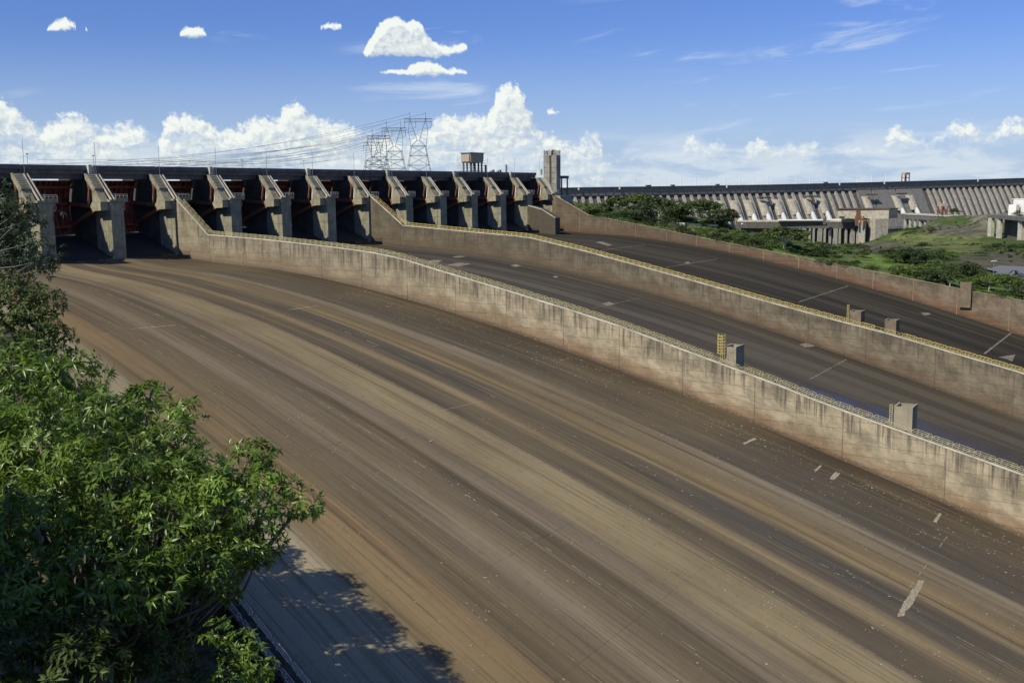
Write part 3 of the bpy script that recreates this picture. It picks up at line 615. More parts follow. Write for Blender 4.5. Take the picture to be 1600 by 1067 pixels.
t = shaft_box('brown concrete shaft on the yellow railed middle wall, right of the pair', 6*S+1.95, 6*S+6.6, -223.2, -219.6, -55, -41.9, 'brownbox')
t = shaft_box('rusty brown shaft built into the outer wall of the far chute', 12*S-1.3, 12*S+2.6, -220.3, -215.6, -53, -41.8, 'brownbox')

# ---- piers
def make_pier():
    t = thing('gate_pier', (0, 0, 0), '', 'pier', 'piers between the spillway gates', local=True)
    MB().box(.06, 4.94, .06, 30, -26, -.7).build('shaft', M['pier_shade'], t)
    z = -.7; hs = [4.6, 5.2, 5.4, 5.2, 5.4]
    for h in hs: MB().box(0, 5, 0, 8.4, z-h+.04, z-.04).build('lift', M['pier'], t); z -= h
    MB().box(-.5, 6.6, -.45, 7.4, -.68, .05).build('deck', M['mossy'], t)
    m = MB().box(1.9, 6.6, -.45, -.2, .05, .75); [m.box(1.9+i*1.1, 2.3+i*1.1, .3, 1.2, .05, .55) for i in range(4)]; m.box(6.35, 6.6, -.2, 7.2, .05, .7); m.build('deck_parapet', M['mossy'], t)
    m = MB()
    for x_ in (2.0, 3.5, 5.0, 6.5): m.tube([(x_, -.3, .75), (x_, -.3, 1.75)], .06, 4)
    m.tube([(1.9, -.3, 1.75), (6.5, -.3, 1.75), (6.5, 7.0, 1.75)], .06, 4); m.tube([(1.9, -.3, 1.25), (6.5, -.3, 1.25), (6.5, 7.0, 1.25)], .05, 4)
    m.build('deck_rail', M['greyrail'], t)
    MB().box(3.2, 4.6, 3.0, 4.4, .06, 2.1).build('control_cabinet', M['tower'], t)
    # trunnion blocks on both flanks
    MB().prism([(5.02, 2.2, -.72), (5.02, 6.2, -.72), (5.02, 6.8, -2.2), (5.02, 5.4, -3.7), (5.02, 2.2, -3.5)], (2.2, 0, 0)).build('trunnion_block', M['pier'], t)
    for x0, x1 in ((-3.1, -.02),):
        MB().prism([(x0, 1.0, -.72), (x0, 5.6, -.72), (x0, 6.6, -2.2), (x0, 5.4, -3.7), (x0, 1.0, -3.5)], (x1-x0, 0, 0)).build('trunnion_block', M['mossy'], t)
        MB().prism([(x0+.02, .4, -.69), (x0+.02, 3.5, 3.2), (x0+.02, 5.2, 3.2), (x0+.02, 5.2, -.69)], (x1-x0-.04, 0, 0)).build('lower_slab', M['mossy'], t)
        # inclined hoist roof with ribbed top
        m = MB().prism([(x0-.1, 3.3, 3.75), (x0-.1, 7.4, 8.5), (x0-.1, 8.6, 8.5), (x0-.1, 8.3, 6.9), (x0-.1, 4.4, 2.5)], (x1-x0+.1, 0, 0)); m.build('hoist_roof', M['mossy'], t)
        m = MB()
        for i in range(8):
            a = i/8; y = 3.45+3.9*a; zz = 3.95+4.5*a; m.box(x0+.25, x1-.5, y, y+.16, zz-.1, zz+.16)
        m.build('roof_rib', M['mossy'], t)
        m = MB().tube([(x0+.5, 7.9, 7.0), (x0+.5, 7.2, 3.5), (x0+.6, 8.3, -1.6)], .38, 6); m.build('hoist_cylinder', M['orange'], t)
        m = MB().tube([(x0+1.6, 6.3, 4.4), (x0+1.6, 6.9, -1.4)], .36, 6); m.build('hoist_rod', M['white'], t)
    # stair with lit parapets between the roofs
    for x in (.25, 1.5):
        MB().prism([(x, -.3, .06), (x, 7.2, 8.6), (x, 8.0, 8.6), (x, .5, .06)], (.32, 0, 0)).build('stair_parapet', M['pale'], t)
    m = MB()
    for i in range(24): a = i/24; m.box(.58, 1.49, .0+7.4*a, .34+7.4*a, .02+8.4*a-.3, .02+8.4*a)
    m.build('stair', M['core'], t)
    MB().box(.4, 4.6, 10.4, 12.2, -.69, 8.4).build('upper_wall', M['pier_shade'], t)
    MB().box(.5, 1.7, 8.7, 10.38, -.69, 8.3).build('hoist_wall', M['pier_shade'], t)
    MB().box(.6, 4.4, 12.3, 29, -.69, 8.62).build('bridge_support', M['pier_shade'], t)
    MB().box(-3.1, 1.9, 7.45, 8.9, 8.52, 8.7).build('hoist_walkway', M['mossy'], t)
    return t
PW = ['leftmost visible', 'second', 'third', 'fourth', 'fifth', 'sixth', 'seventh', 'eighth', 'ninth', 'tenth', 'eleventh', 'twelfth']
pier0 = make_pier()
for k in range(-2, 13):
    extra = {2: ', where the long divider wall starts', 6: ', where the middle divider wall starts', 11: ', behind the short wall stub', 12: ', beside the twin tower'}.get(k, '')
    lab = (['gate pier far outside on the left', 'gate pier behind the left edge foliage'][k+2] if k < 0 else '%s concrete gate pier from the left%s' % (nth(k), extra))
    if k == -2: pier0['label'] = lab; pier0.location = (k*S, 0, 0)
    else: dup(pier0, (k*S, 0, 0), lab)
# ---- radial gates
def make_gate():
    t = thing('radial_gate', (0, 0, 0), '', 'gate', 'radial gates of the spillway', local=True)
    cy, cz, R = 2.6, -2.4, 20.0; x0, x1 = 5.12, S-.12
    a0, a1 = math.asin((-11.6-cz)/R), math.asin((6.55-cz)/R); n = 16; vs = []
    for i in range(n+1):
        a = a0+(a1-a0)*i/n
        for r in (R, R+.25):
            for x in (x0, x1): vs.append((x, cy+r*math.cos(a), cz+r*math.sin(a)))
    fs = []
    for i in range(n):
        o = 4*i; fs += [(o, o+1, o+5, o+4), (o+2, o+6, o+7, o+3), (o, o+4, o+6, o+2), (o+1, o+3, o+7, o+5)]
    fs += [(0, 2, 3, 1), (4*n, 4*n+1, 4*n+3, 4*n+2)]
    MB().add(vs, fs).build('skin_plate', M['red'], t)
    for j in range(11):
        x = x0+.6+(x1-x0-1.2)*j/10; m = MB(); vs = []
        for i in range(n+1):
            a = a0+(a1-a0)*i/n
            for r in (R-.75, R-.01):
                for dx in (-.09, .09): vs.append((x+dx, cy+r*math.cos(a), cz+r*math.sin(a)))
        m.add(vs, fs).build('rib', M['red'], t)
    for zz in (4.6, -1.0, -9.2):
        a = math.asin((zz-cz)/R); y = cy+(R-.8)*math.cos(a); z_ = cz+(R-.8)*math.sin(a)
        MB().box(x0+.2, x1-.2, y-1.3, y-.01, z_-.45, z_+.45).build('girder', M['red'], t)
    for x in (x0+1.5, x1-1.5):
        for zz in (-1.0, -9.2):
            a = math.asin((zz-cz)/R); e = np.array([x, cy+(R-2.1)*math.cos(a), cz+(R-2.1)*math.sin(a)]); s = np.array([x, cy+1.2, cz])
            d = (e-s)/np.linalg.norm(e-s); up = np.cross(np.array([1., 0, 0]), d); h = .62; m = MB()
            c = [s-up*h-[.5, 0, 0], s-up*h+[.5, 0, 0], s+up*h+[.5, 0, 0], s+up*h-[.5, 0, 0]]; c2 = [p+(e-s) for p in c]
            m.add(c+c2, [(0, 3, 2, 1), (4, 5, 6, 7), (0, 1, 5, 4), (1, 2, 6, 5), (2, 3, 7, 6), (3, 0, 4, 7)]); m.build('arm', M['orange'], t)
        MB().tube([(x-1.0, cy+.6, cz), (x+1.0, cy+.6, cz)], 1.15, 12).build('trunnion_hub', M['orange'], t)
    for j in range(4):
        x = x0+4.5+3.9*j; MB().tube([(x, cy+17.2, cz+1.2), (x+1.4*(1 if j < 2 else -1), cy+16.3, cz-6.4)], .22, 5).build('brace', M['red'], t)
    return t
gate0 = make_gate(); GO = []
for k in range(-2, 12):
    side = 'in the near chute bays' if k < 2 else ('in the middle chute bays' if k < 6 else 'in the far chute bays')
    lab = 'dark red radial gate hidden off the left edge, bay %s' % ('two' if k == -2 else 'one') if k < -0 else 'dark red radial gate between the %s and %s piers from the left' % (nth(k), nth(k+1))
    if k == -2: gate0['label'] = lab; gate0.location = (k*S, 0, 0)
    else: dup(gate0, (k*S, 0, 0), lab)
# ---- crest bridge
br = thing('crest_bridge', (120, 17, 11), 'long dark concrete road bridge running over all the spillway gates', 'bridge')
for k in range(-4, 12):
    x0, x1 = k*S+2.5, (k+1)*S+2.5
    MB().box(x0+.04, x1-.04, 12.6, 23, 8.7, 10.25).build('girder', M['bridge'], br)
    MB().box(x0+.04, x1-.04, 12.0, 23.6, 10.26, 10.6).build('road_slab', M['bridge'], br)
    MB().box(x0+.04, x1-.04, 11.9, 12.25, 10.1, 11.5).build('parapet', M['bridge'], br)
    MB().box(x0+.3, x1-.3, 12.02, 12.1, 11.5, 11.62).build('parapet_rail', M['white'], br)
    MB().box(x0-.5, x0+.5, 12.3, 23, 8.65, 10.24).build('cross_beam', M['bridge'], br)
    MB().box(x0+2.7, x1-2.7, 13.6, 17.0, 7.05, 8.69).build('soffit_beam', M['bridge'], br)
    MB().box(x0+.04, x1-.04, 23.4, 23.7, 10.61, 11.4).build('back_parapet', M['bridge'], br)
    if k % 2 == 1 and k > -2 or k == 11:
        MB().box(k*S+.1, k*S+1.5, 10.7, 12.0, 7.4, 11.75).build('pilaster', M['pale'], br)
        MB().box(k*S+2.1, k*S+2.7, 11.2, 12.0, 8.0, 11.6).build('pilaster', M['pale'], br)
for k in range(0, 13):
    t = MB().tube([(k*S+2.3, 9.8, 8.4), (k*S+2.3, 9.8, 19.2)], .075, 5).build('lamp_mast', M['steel'])
    tag(t, 'thin lamp mast rising above the %s gate pier from the left' % nth(k), 'mast', 'thin masts above the gate piers')
for i, x in enumerate((2.2, 27, 95, 130, 170)):
    t = thing('street_lamp', (x+9, 22, 10.6), 'small dark road lamp on the bridge parapet, %s from the left' % nth(i), 'lamp', 'small lamps along the bridge road')
    MB().tube([(x+9, 22, 10.6), (x+9, 22, 15.2)], .07, 5).build('pole', M['darksteel'], t); MB().box(x+8.6, x+9.4, 21.8, 22.2, 15.2, 15.45).build('lamp_head', M['darksteel'], t)
# abutment, tower and portal at the far end of the bridge
ab = thing('abutment', (316, 12, -4), 'shaded concrete abutment at the right end of the gate bridge', 'abutment')
MB().box(315.35, 328, 8.6, 30, -24, 8.3).build('block', M['tower'], ab)
MB().prism([(318, 1.4, -1.2), (318, 8.58, -1.2), (318, 8.58, 9.0), (318, 6.0, 6.0), (318, 3.6, 2.2)], (-2.2, 0, 0)).build('wing', M['pale'], ab)
MB().box(312.6, 326, -3.8, 8.55, -24, -1.4).build('footing', M['tower'], ab)
tw = thing('stair_tower', (320, 6, -1), 'twin concrete shaft tower with bare rebar ends beside the last gate', 'tower')
for y0, y1 in ((1.8, 5.1), (6.4, 10.4)):
    o = MB().box(318.05, 322.6, y0, y1, -1.35, 21.2); sh = o.build('shaft', M['tower'], tw)
    m = MB()
    for x in np.arange(318.25, 322.6, .62):
        for y in (y0+.2, y1-.2): m.tube([(x, y, 21.2), (x+rng.normal(0, .1), y, 24.1+rng.uniform(-.5, .5))], .1, 4)
    for y in np.arange(y0+.2, y1, .6):
        for x in (318.25, 322.4): m.tube([(x, y, 21.2), (x, y+rng.normal(0, .1), 24.0+rng.uniform(-.5, .5))], .1, 4)
    m.build('rebar', M['rust'], sh)
    for z in np.arange(2, 21, 3.1): MB().box(318.0, 318.04, y0+.05, y1-.05, z, z+.12).build('lift_joint', M['core'], sh)
MB().box(318.6, 322.2, 5.12, 6.38, -1.3, 20.6).build('recess', M['core'], tw)
pf_ = thing('portal_frame', (334, 8, 0), 'small grey portal frame standing right of the twin tower', 'frame')
for x, y in ((330, 5.5), (336.5, 5.5), (330, 10.5), (336.5, 10.5)): MB().box(x-.3, x+.3, y-.3, y+.3, -8, 8.3).build('post', M['bridge'], pf_)
MB().box(329, 337.5, 5, 11, 8.3, 9.9).build('beam', M['bridge'], pf_)
# gantry cabin on the bridge
gc = thing('gantry_cabin', (266, 20, 10.6), 'tan ribbed cabin on tall legs standing on the bridge road', 'cabin')
MB().prism([(256.6, 17, 16.6), (267.6, 17, 16.6), (268.2, 17, 21.4), (255.9, 17, 21.4)], (0, 6.2, 0)).build('cabin', M['cabin'], gc)
for z in (17.6, 18.7, 19.8, 20.8): MB().box(256.3, 267.9, 16.9, 17.0, z, z+.22).build('rib', M['tower'], gc)
MB().box(255.6, 256.3, 17.6, 22.8, 17.0, 20.8).build('end_panel', M['cabin'], gc); MB().box(255.4, 268.6, 16.6, 23.6, 21.42, 21.75).build('roof', M['tower'], gc)
for x in (257.4, 260.6, 263.8, 266.8):
    for y in (17.5, 22.6): MB().box(x-.35, x+.35, y-.35, y+.35, 10.6, 16.6).build('leg', M['darksteel'], gc)
for z in (12.2, 13.6, 15.0, 16.2):
    m = MB().tube([(254.2, 17.1, z), (270, 17.1, z)], .12, 4); m.tube([(254.2, 17.1, z), (254.2, 23, z)], .12, 4); m.build('walkway_rail', M['darksteel'], gc)
for i, (u, h) in enumerate(((759, 5.0), (791, 5.4), (846, 3.4))):
    q = dep(u, 270, 1); d = q-CAM; t_ = (20-CAM[1])/d[1]; x = CAM[0]+t_*d[0]
    tag(MB().box(x-.5, x+.5, 19.6, 20.4, 10.6, 10.6+h).build('bridge_post', M['tower']), 'stubby dark post on the bridge near the tower, %s from the left' % nth(i), 'post', 'stubby posts on the bridge')
t = thing('road_barrier', (280, 20, 10.6), 'low dark clutter of barriers on the bridge between the stubby posts', 'barrier')
for i in range(7): MB().box(276+i*2.2, 277.6+i*2.2, 19.5, 20.3, 10.6, 11.9+.6*(i % 3)).build('barrier_block', M['tower'], t)
# ================================================================ land beyond the far wall
CP = [(925, 334, 620), (960, 342, 620), (1000, 350, 620), (1060, 355, 670), (1120, 356, 730), (1200, 359, 760), (1235, 362, 780), (1300, 394, 760), (1250, 388, 800), (1290, 402, 600), (1350, 408, 640), (1400, 427, 560), (1450, 430, 600), (1400, 397, 900), (1340, 391, 1050), (1330, 390, 1300), (1400, 374, 1300), (1450, 374, 1200), (1500, 387, 950), (1560, 397, 850), (1560, 413, 760), (1600, 427, 715), (1600, 402, 800), (1550, 442, 600), (1600, 456, 560), (1490, 358, 1380), (1440, 360, 1400), (1560, 362, 1300), (1600, 374, 1150), (1480, 402, 800), (1520, 374, 1150), (1420, 358, 1450), (1545, 333, 1480), (1600, 336, 1350), (1700, 340, 1300), (1750, 400, 800), (1800, 440, 600), (900, 322, 950), (1000, 332, 1200), (1100, 338, 1400), (1200, 368, 1500), (1300, 390, 1600), (1250, 388, 1500), (1250, 392, 1950), (1330, 392, 1900), (1370, 386, 1700), (1395, 382, 1900), (1200, 388, 1900), (880, 318, 1500), (1650, 470, 500), (1590, 322, 1330), (1290, 397, 900), (1250, 390, 950), (1330, 398, 900), (1270, 394, 1150), (1220, 375, 1100), (1460, 358, 1350), (1505, 336, 1620), (1470, 352, 1500), (1430, 356, 1560), (1220, 388, 1400), (1250, 390, 1400), (1280, 391, 1400), (1310, 391, 1400), (1340, 391, 1400), (1370, 389, 1400), (1280, 392, 1250), (1330, 392, 1200), (1370, 388, 1550), (1340, 390, 1520), (1280, 389, 800), (1320, 392, 800), (1370, 391, 1250)]
_cp = np.array([dep(*c) for c in CP])
def terr(x, y):
    x = np.asarray(x, float); y = np.asarray(y, float); sh = x.shape; x = x.ravel(); y = y.ravel()
    out = np.empty(len(x))
    for i in range(0, len(x), 20000):
        d2 = (x[i:i+20000, None]-_cp[None, :, 0])**2+(y[i:i+20000, None]-_cp[None, :, 1])**2+45.0**2
        w_ = d2**-2.3; out[i:i+20000] = (w_*_cp[None, :, 2]).sum(1)/w_.sum(1)
    f_ = np.exp(-np.maximum(0, x-312.3)/28.0); near = wt3(y)-0.9-0.03*(x-312.3)
    out = out*(1-f_)+near*f_
    back = np.clip((y-60)/240.0, 0, 1)
    return out.reshape(sh)
def bumps(x, y):
    return 0.9*np.sin(x*.043+1.3*np.sin(y*.031))*np.sin(y*.037+.7)+0.5*np.sin(x*.11+y*.07)*np.sin(y*.13-x*.05)
xs = np.concatenate([[311.6, 312.6], 313+np.cumsum(np.linspace(2.2, 11, 150)), 1300+np.cumsum(np.geomspace(12, 160, 40))])
xs = np.array(sorted(xs)); ys = np.concatenate([-900+np.arange(0, 50)*10, np.arange(-400, 300, 4.0), 300+np.cumsum(np.geomspace(5, 90, 60))])
GX, GY = np.meshgrid(xs, ys, indexing='ij'); GZ = terr(GX, GY)+bumps(GX, GY)*np.clip((GX-313)/30, 0, 1)+rng.normal(0, .12, GX.shape)*np.clip((GX-313)/10, 0, 1)
def inpoly(u, v, poly):
    r = np.zeros(u.shape, bool); n = len(poly)
    for i in range(n):
        (x1, y1), (x2, y2) = poly[i], poly[(i+1) % n]
        if y1 == y2: continue
        c = ((y1 > v) != (y2 > v)) & (u < (x2-x1)*(v-y1)/(y2-y1)+x1); r ^= c
    return r
q = np.stack([GX-CX, GY-CY, GZ-CZ], -1); zc = q@_f; U = 800+FPX*(q@R_)/zc; V = 533.5+FPX*(q@D_)/zc
U = U+4*np.sin(GX*.05)+3*np.sin(GY*.06+GX*.03); V = V+1.5*np.sin(GX*.04+GY*.05)
C = np.zeros(GX.shape+(4,)); C[..., :3] = (.075, .115, .028); C[..., 3] = 1
for poly, c in (([(870, 335), (990, 338), (995, 370), (930, 356)], (.13, .21, .035)), ([(1010, 350), (1075, 350), (1150, 366), (1190, 400), (1100, 390), (1000, 370)], (.20, .19, .075)), ([(1190, 388), (1300, 398), (1440, 398), (1445, 440), (1350, 436), (1200, 405)], (.14, .22, .04)), ([(1395, 358), (1535, 366), (1525, 396), (1440, 388), (1395, 376)], (.155, .185, .055)),
    ([(1325, 378), (1400, 377), (1425, 398), (1340, 396)], (.115, .10, .078)), ([(1505, 398), (1610, 392), (1610, 422), (1540, 422), (1500, 410)], (.105, .09, .07)), ([(1440, 351), (1550, 350), (1550, 368), (1440, 370)], (.15, .135, .10)), ([(1520, 318), (1620, 318), (1620, 350), (1520, 348)], (.21, .19, .145)), ([(1500, 435), (1610, 440), (1610, 470), (1480, 450)], (.14, .22, .04))):
    C[inpoly(U, V, poly)] = (*c, 1)
ni, nj = GX.shape; idx = np.arange(ni*nj).reshape(ni, nj)
F_ = np.stack([idx[:-1, :-1], idx[1:, :-1], idx[1:, 1:], idx[:-1, 1:]], -1).reshape(-1, 4)
me = bpy.data.meshes.new('terrain'); me.from_pydata(np.stack([GX, GY, GZ], -1).reshape(-1, 3).tolist(), [], F_.tolist()); me.update()
ca = me.color_attributes.new('cover', 'FLOAT_COLOR', 'POINT'); ca.data.foreach_set('color', C.reshape(-1).astype(np.float32))
def fn(q_, b):
    a = q_.node('ShaderNodeAttribute', attribute_name='cover').outputs[0]; p = geo(q_)
    n1 = q_.noise(p, .06, 6, .7); n2 = q_.noise(p, .45, 5, .7)
    cc = q_.mix(q_.ramp(n1, .42, .58), a, q_.mix(.7, a, (.035, .052, .016)))
    n3 = q_.noise(p, .022, 5, .7); cc = q_.mix(q_.math('MULTIPLY', q_.ramp(n3, .52, .62), .6), cc, (.10, .09, .06))
    cc = q_.mix(q_.math('MULTIPLY', q_.ramp(n2, .5, .75), .5), cc, q_.mix(.5, a, (.26, .25, .10)))
    q_.set(b.inputs['Base Color'], cc); b.inputs['Roughness'].default_value = .95; spec(b, .1); bump(q_, b, q_.math('ADD', n1, n2), .8, .7)
M['land'] = material('river_bank_land', fn)
mkobj('terrain', me, M['land'], smooth=True)['kind'] = 'structure'
tag(bpy.data.objects['terrain'], 'green and rocky river bank land beyond the far wall', kind='structure')
def ground(u, v, d0=440, d1=2600):
    d = look(u, v); ts = np.arange(d0, d1, 2.0); P_ = CAM+ts[:, None]*d
    ok = P_[:, 0] > 313; z = terr(P_[:, 0], P_[:, 1]); hit = np.where(ok & (P_[:, 2] <= z))[0]
    i = hit[0] if len(hit) else len(ts)-1
    return P_[i], ts[i]
# pond of grey water at the right edge, service road
def sheet(poly, name, mat, lift, label):
    pts = [ground(*p)[0] for p in poly]; m = MB(); c = np.mean(pts, 0); out = []
    for i in range(len(pts)):
        a, b_ = pts[i], pts[(i+1) % len(pts)]
        for j in range(8): out.append(a+(b_-a)*j/8+rng.normal(0, 1.5, 3))
    n = len(out); K = 7; vs = []
    for k in range(K+1):
        for e in out: q_ = c+(e-c)*(k+.02)/K; vs.append((q_[0], q_[1], float(terr(q_[0], q_[1]))+lift))
    m.add(vs, [(k*n+i, (k+1)*n+i, (k+1)*n+(i+1) % n, k*n+(i+1) % n) for k in range(K) for i in range(n)])
    return tag(m.build(name, mat, smooth=True), label, kind='structure')
def fw(q_, b):
    q_.set(b.inputs['Base Color'], (.16, .165, .15)); b.inputs['Roughness'].default_value = .6; spec(b, .25); bump(q_, b, q_.noise(geo(q_), .4, 3, .6), .3, .2)
M['water'] = material('grey_river_water', fw)
sheet([(1526, 420), (1560, 418), (1620, 421), (1650, 440), (1600, 441), (1560, 432)], 'river', M['water'], 1.5, 'grey river water at the right edge')
pts = [ground(u, v)[0] for u, v in ((1060, 351.5), (1090, 352), (1118, 352.6), (1150, 353.6), (1180, 355), (1205, 356.3), (1230, 357.5))]
m = MB()
for i in range(len(pts)-1):
    a, b_ = pts[i], pts[i+1]; d = (b_-a)/np.linalg.norm(b_-a); s = np.array([-d[1], d[0], 0])*3.5; z = np.array([0, 0, 1.3])
    m.add([a-s+z, a+s+z, b_+s+z, b_-s+z, a-s-z, a+s-z, b_+s-z, b_-s-z], [(0, 3, 2, 1), (0, 1, 5, 4), (1, 2, 6, 5), (2, 3, 7, 6), (3, 0, 4, 7)])
tag(m.build('service_road', M['pale']), 'pale service road below the row of dark trees', kind='structure')
gm = MB().add([(-9000, -9000, -135), (12000, -9000, -135), (12000, 12000, -135), (-9000, 12000, -135)], [(0, 1, 2, 3)])
M['plain'] = m_plain('far_plain', (.07, .095, .03), .95, .4, .004)
tag(gm.build('ground', M['plain']), 'low river plain under everything', kind='structure')
# ---- near hillside on the left
zTop = table([(-600, -.6), (-300, -.6), (-262, -2.0), (-240, 0.5), (-200, 3), (-150, 8), (0, 11), (300, 11)])
def hill(x, y):
    x = np.asarray(x, float); y = np.asarray(y, float); d = np.maximum(0, XL(y)-1.2-x); zw = wtL(np.minimum(y, 0))-.8; zt_ = zTop(y)
    return zw+(zt_-zw)*np.clip(d/50.0, 0, 1)**1.75
ds = np.concatenate([np.arange(0, 56, 1.0), 56+np.cumsum(np.geomspace(2, 60, 22))]); ys = np.concatenate([np.arange(-520, -330, 10), np.arange(-330, -120, 2.0), np.arange(-120, 12, 6)])
GD, GY = np.meshgrid(ds, ys, indexing='ij'); GX = XL(GY)-1.2-GD; GZ = hill(GX, GY)+rng.normal(0, .12, GX.shape)*np.clip(GD/3, 0, 1)
ni, nj = GX.shape; idx = np.arange(ni*nj).reshape(ni, nj); F_ = np.stack([idx[:-1, :-1], idx[:-1, 1:], idx[1:, 1:], idx[1:, :-1]], -1).reshape(-1, 4)
me = bpy.data.meshes.new('hillside'); me.from_pydata(np.stack([GX, GY, GZ], -1).reshape(-1, 3).tolist(), [], F_.tolist()); me.update()
M['soil'] = m_plain('leafy_soil', (.045, .045, .022), .95, .5, .8, dirt=(.04, .065, .018))
tag(mkobj('hillside', me, M['soil'], smooth=True), 'dark leafy hillside under the foreground tree', kind='structure')

# ================================================================ main dam far behind
DC = [(850, 294.2, 1880), (880, 293.2, 1900), (1000, 291.6, 1970), (1100, 290.2, 2040), (1200, 288.6, 2110), (1300, 286.3, 2190), (1400, 283.8, 2270), (1500, 281.2, 2360), (1600, 278.2, 2450), (1700, 274.8, 2550)]
_u = np.array([c[0] for c in DC], float)
def crest(u, dv=0.0, out=0.0):
    v = np.interp(u, _u, [c[1] for c in DC]); dd = np.interp(u, _u, [c[2] for c in DC]); return dep(u, v, dd)
UU = np.linspace(850, 1700, 341); PP = np.array([crest(u) for u in UU])
kern = np.ones(25)/25; PS = PP.copy()
for a in range(3): PS[:, a] = np.convolve(np.pad(PP[:, a], 12, mode='reflect', reflect_type='odd'), kern, 'valid')
def crestp(u):
    p_ = np.array([np.interp(u, UU, PS[:, a]) for a in range(3)]); e = np.array([np.interp(u+2, UU, PS[:, a])-np.interp(u-2, UU, PS[:, a]) for a in range(3)]); e[2] = 0; e /= np.linalg.norm(e)
    n_ = np.array([e[1], -e[0], 0])               # towards the river (downstream)
    if n_@(CAM-p_) < 0: n_ = -n_
    return p_, e, n_
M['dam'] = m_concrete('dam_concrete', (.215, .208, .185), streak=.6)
M['damlit'] = m_concrete('dam_buttress_concrete', (.35, .335, .29), streak=.5)  # lighter copy, sunlit look of the buttresses put into the colour
M['damdark'] = m_concrete('dam_recess_concrete', (.115, .108, .095), streak=.5)  # darker copy, on the dam face it holds the recess shade
M['pen'] = m_concrete('penstock_concrete', (.40, .37, .29), streak=.35)
dam = thing('main_dam', tuple(crest(1200)), 'huge buttressed concrete dam across the background', 'dam')
BASE = -110.0
m1 = MB(); m2 = MB(); m3 = MB(); ua = np.linspace(850, 1690, 106)
def strip(prof, name, mat):
    vs = []; n = len(prof)
    for u in ua:
        p_, e, n_ = crestp(u); vs += [p_+n_*o+np.array([0, 0, z]) for o, z in prof]
    fs = [(i*n+j, i*n+(j+1) % n, (i+1)*n+(j+1) % n, (i+1)*n+j) for i in range(len(ua)-1) for j in range(n)]+[tuple(range(n-1, -1, -1)), tuple(range((len(ua)-1)*n, len(ua)*n))]
    MB().add(vs, fs).build(name, mat, dam)
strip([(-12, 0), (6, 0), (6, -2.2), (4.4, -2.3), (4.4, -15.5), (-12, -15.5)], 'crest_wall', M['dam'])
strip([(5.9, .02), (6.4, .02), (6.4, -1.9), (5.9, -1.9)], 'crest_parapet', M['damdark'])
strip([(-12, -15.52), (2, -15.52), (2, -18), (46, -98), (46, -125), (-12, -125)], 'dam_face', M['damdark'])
strip([(3.2, -15.53), (5.2, -15.53), (5.2, -16.6), (3.2, -16.6)], 'ledge', M['damdark'])
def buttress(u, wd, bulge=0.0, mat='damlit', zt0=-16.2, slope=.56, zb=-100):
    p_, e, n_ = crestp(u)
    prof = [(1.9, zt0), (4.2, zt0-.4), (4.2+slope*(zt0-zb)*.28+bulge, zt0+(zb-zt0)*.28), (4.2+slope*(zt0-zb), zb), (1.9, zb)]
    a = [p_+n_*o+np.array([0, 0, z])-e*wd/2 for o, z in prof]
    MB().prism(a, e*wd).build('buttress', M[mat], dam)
u = 884.0; bi = 0
while u < 1690:
    st = 12.1 if u < 1100 else (11.2 if u < 1330 else (11.0 if u < 1440 else 9.4))
    p_, e, n_ = crestp(u); p2 = crestp(u+st)[0]; L = np.linalg.norm((p2-p_)[:2])
    if not (1333 < u < 1438): buttress(u, L*.33, 2.5)
    # small gallery opening under the crest
    c = p_+n_*4.42+np.array([0, 0, -11.2]); h = [c+e*s*1.2+np.array([0, 0, z])+n_*o for o in (0, .4) for s, z in ((-1, -1.4), (1, -1.4), (1, 1.2), (-1, 1.2))]
    MB().hexa(h).build('gallery_opening', M['core'], dam)
    u += st; bi += 1
# solid blocks of the diversion section
for u0, u1 in ((1336, 1358), (1360, 1396), (1398, 1438)):
    a, e, n_ = crestp(u0); b_, e2, n2_ = crestp(u1); prof = [(1.9, -16.1), (5, -16.4), (5+.5*84, -100), (1.9, -100)]
    A = [a+n_*o+np.array([0, 0, z]) for o, z in prof]; B = [b_+n2_*o+np.array([0, 0, z]) for o, z in prof]
    MB().add(A+B, [(0, 1, 2, 3), (7, 6, 5, 4), (0, 4, 5, 1), (1, 5, 6, 2), (2, 6, 7, 3), (3, 7, 4, 0)]).build('solid_block', M['dam'], dam)
# penstocks: shell of concrete, then a white steel section
def penstock(u, ztop=-30, wdt=21):
    p_, e, n_ = crestp(u); sl = .56
    def at(z, o=0): return p_+n_*(4.2+sl*(-16.2-z)+o)+np.array([0, 0, z])
    vs = []; rows = [(ztop, 1), (ztop-4, 7.5), (-55, 9.5), (-62, 8)]
    K = 8
    for z, r in rows:
        for j in range(K+1): t_ = math.pi*j/K; vs.append(at(z)-e*math.cos(t_)*wdt/2+n_*math.sin(t_)*r)
    fs = [(i*(K+1)+j, i*(K+1)+j+1, (i+1)*(K+1)+j+1, (i+1)*(K+1)+j) for i in range(len(rows)-1) for j in range(K)]+[tuple(range(K, -1, -1)), tuple(range(3*(K+1), 4*(K+1)))]
    ps = MB().add(vs, fs).build('penstock', M['pen'], dam)
    o = MB().tube([at(-59.5, 4), at(-65, 5.5), at(-78, 6.5)], 5.2, 12).build('steel_section', M['steelwhite'], ps)
for u in (1095, 1117, 1139, 1161, 1183, 1206, 1229, 1252, 1275, 1345, 1392): penstock(u)
penstock(1414, -30, 22)
for u in (1184, 1256, 1350, 1396):                # shaded cross beams above some penstocks
    p_, e, n_ = crestp(u); c = p_+n_*18+np.array([0, 0, -25]); MB().prism([c-e*15+n_*a+np.array([0, 0, z]) for a, z in ((0, 0), (7, 0), (7, -2.6), (0, -2.6))], e*30).build('cross_beam', M['damdark'], dam)
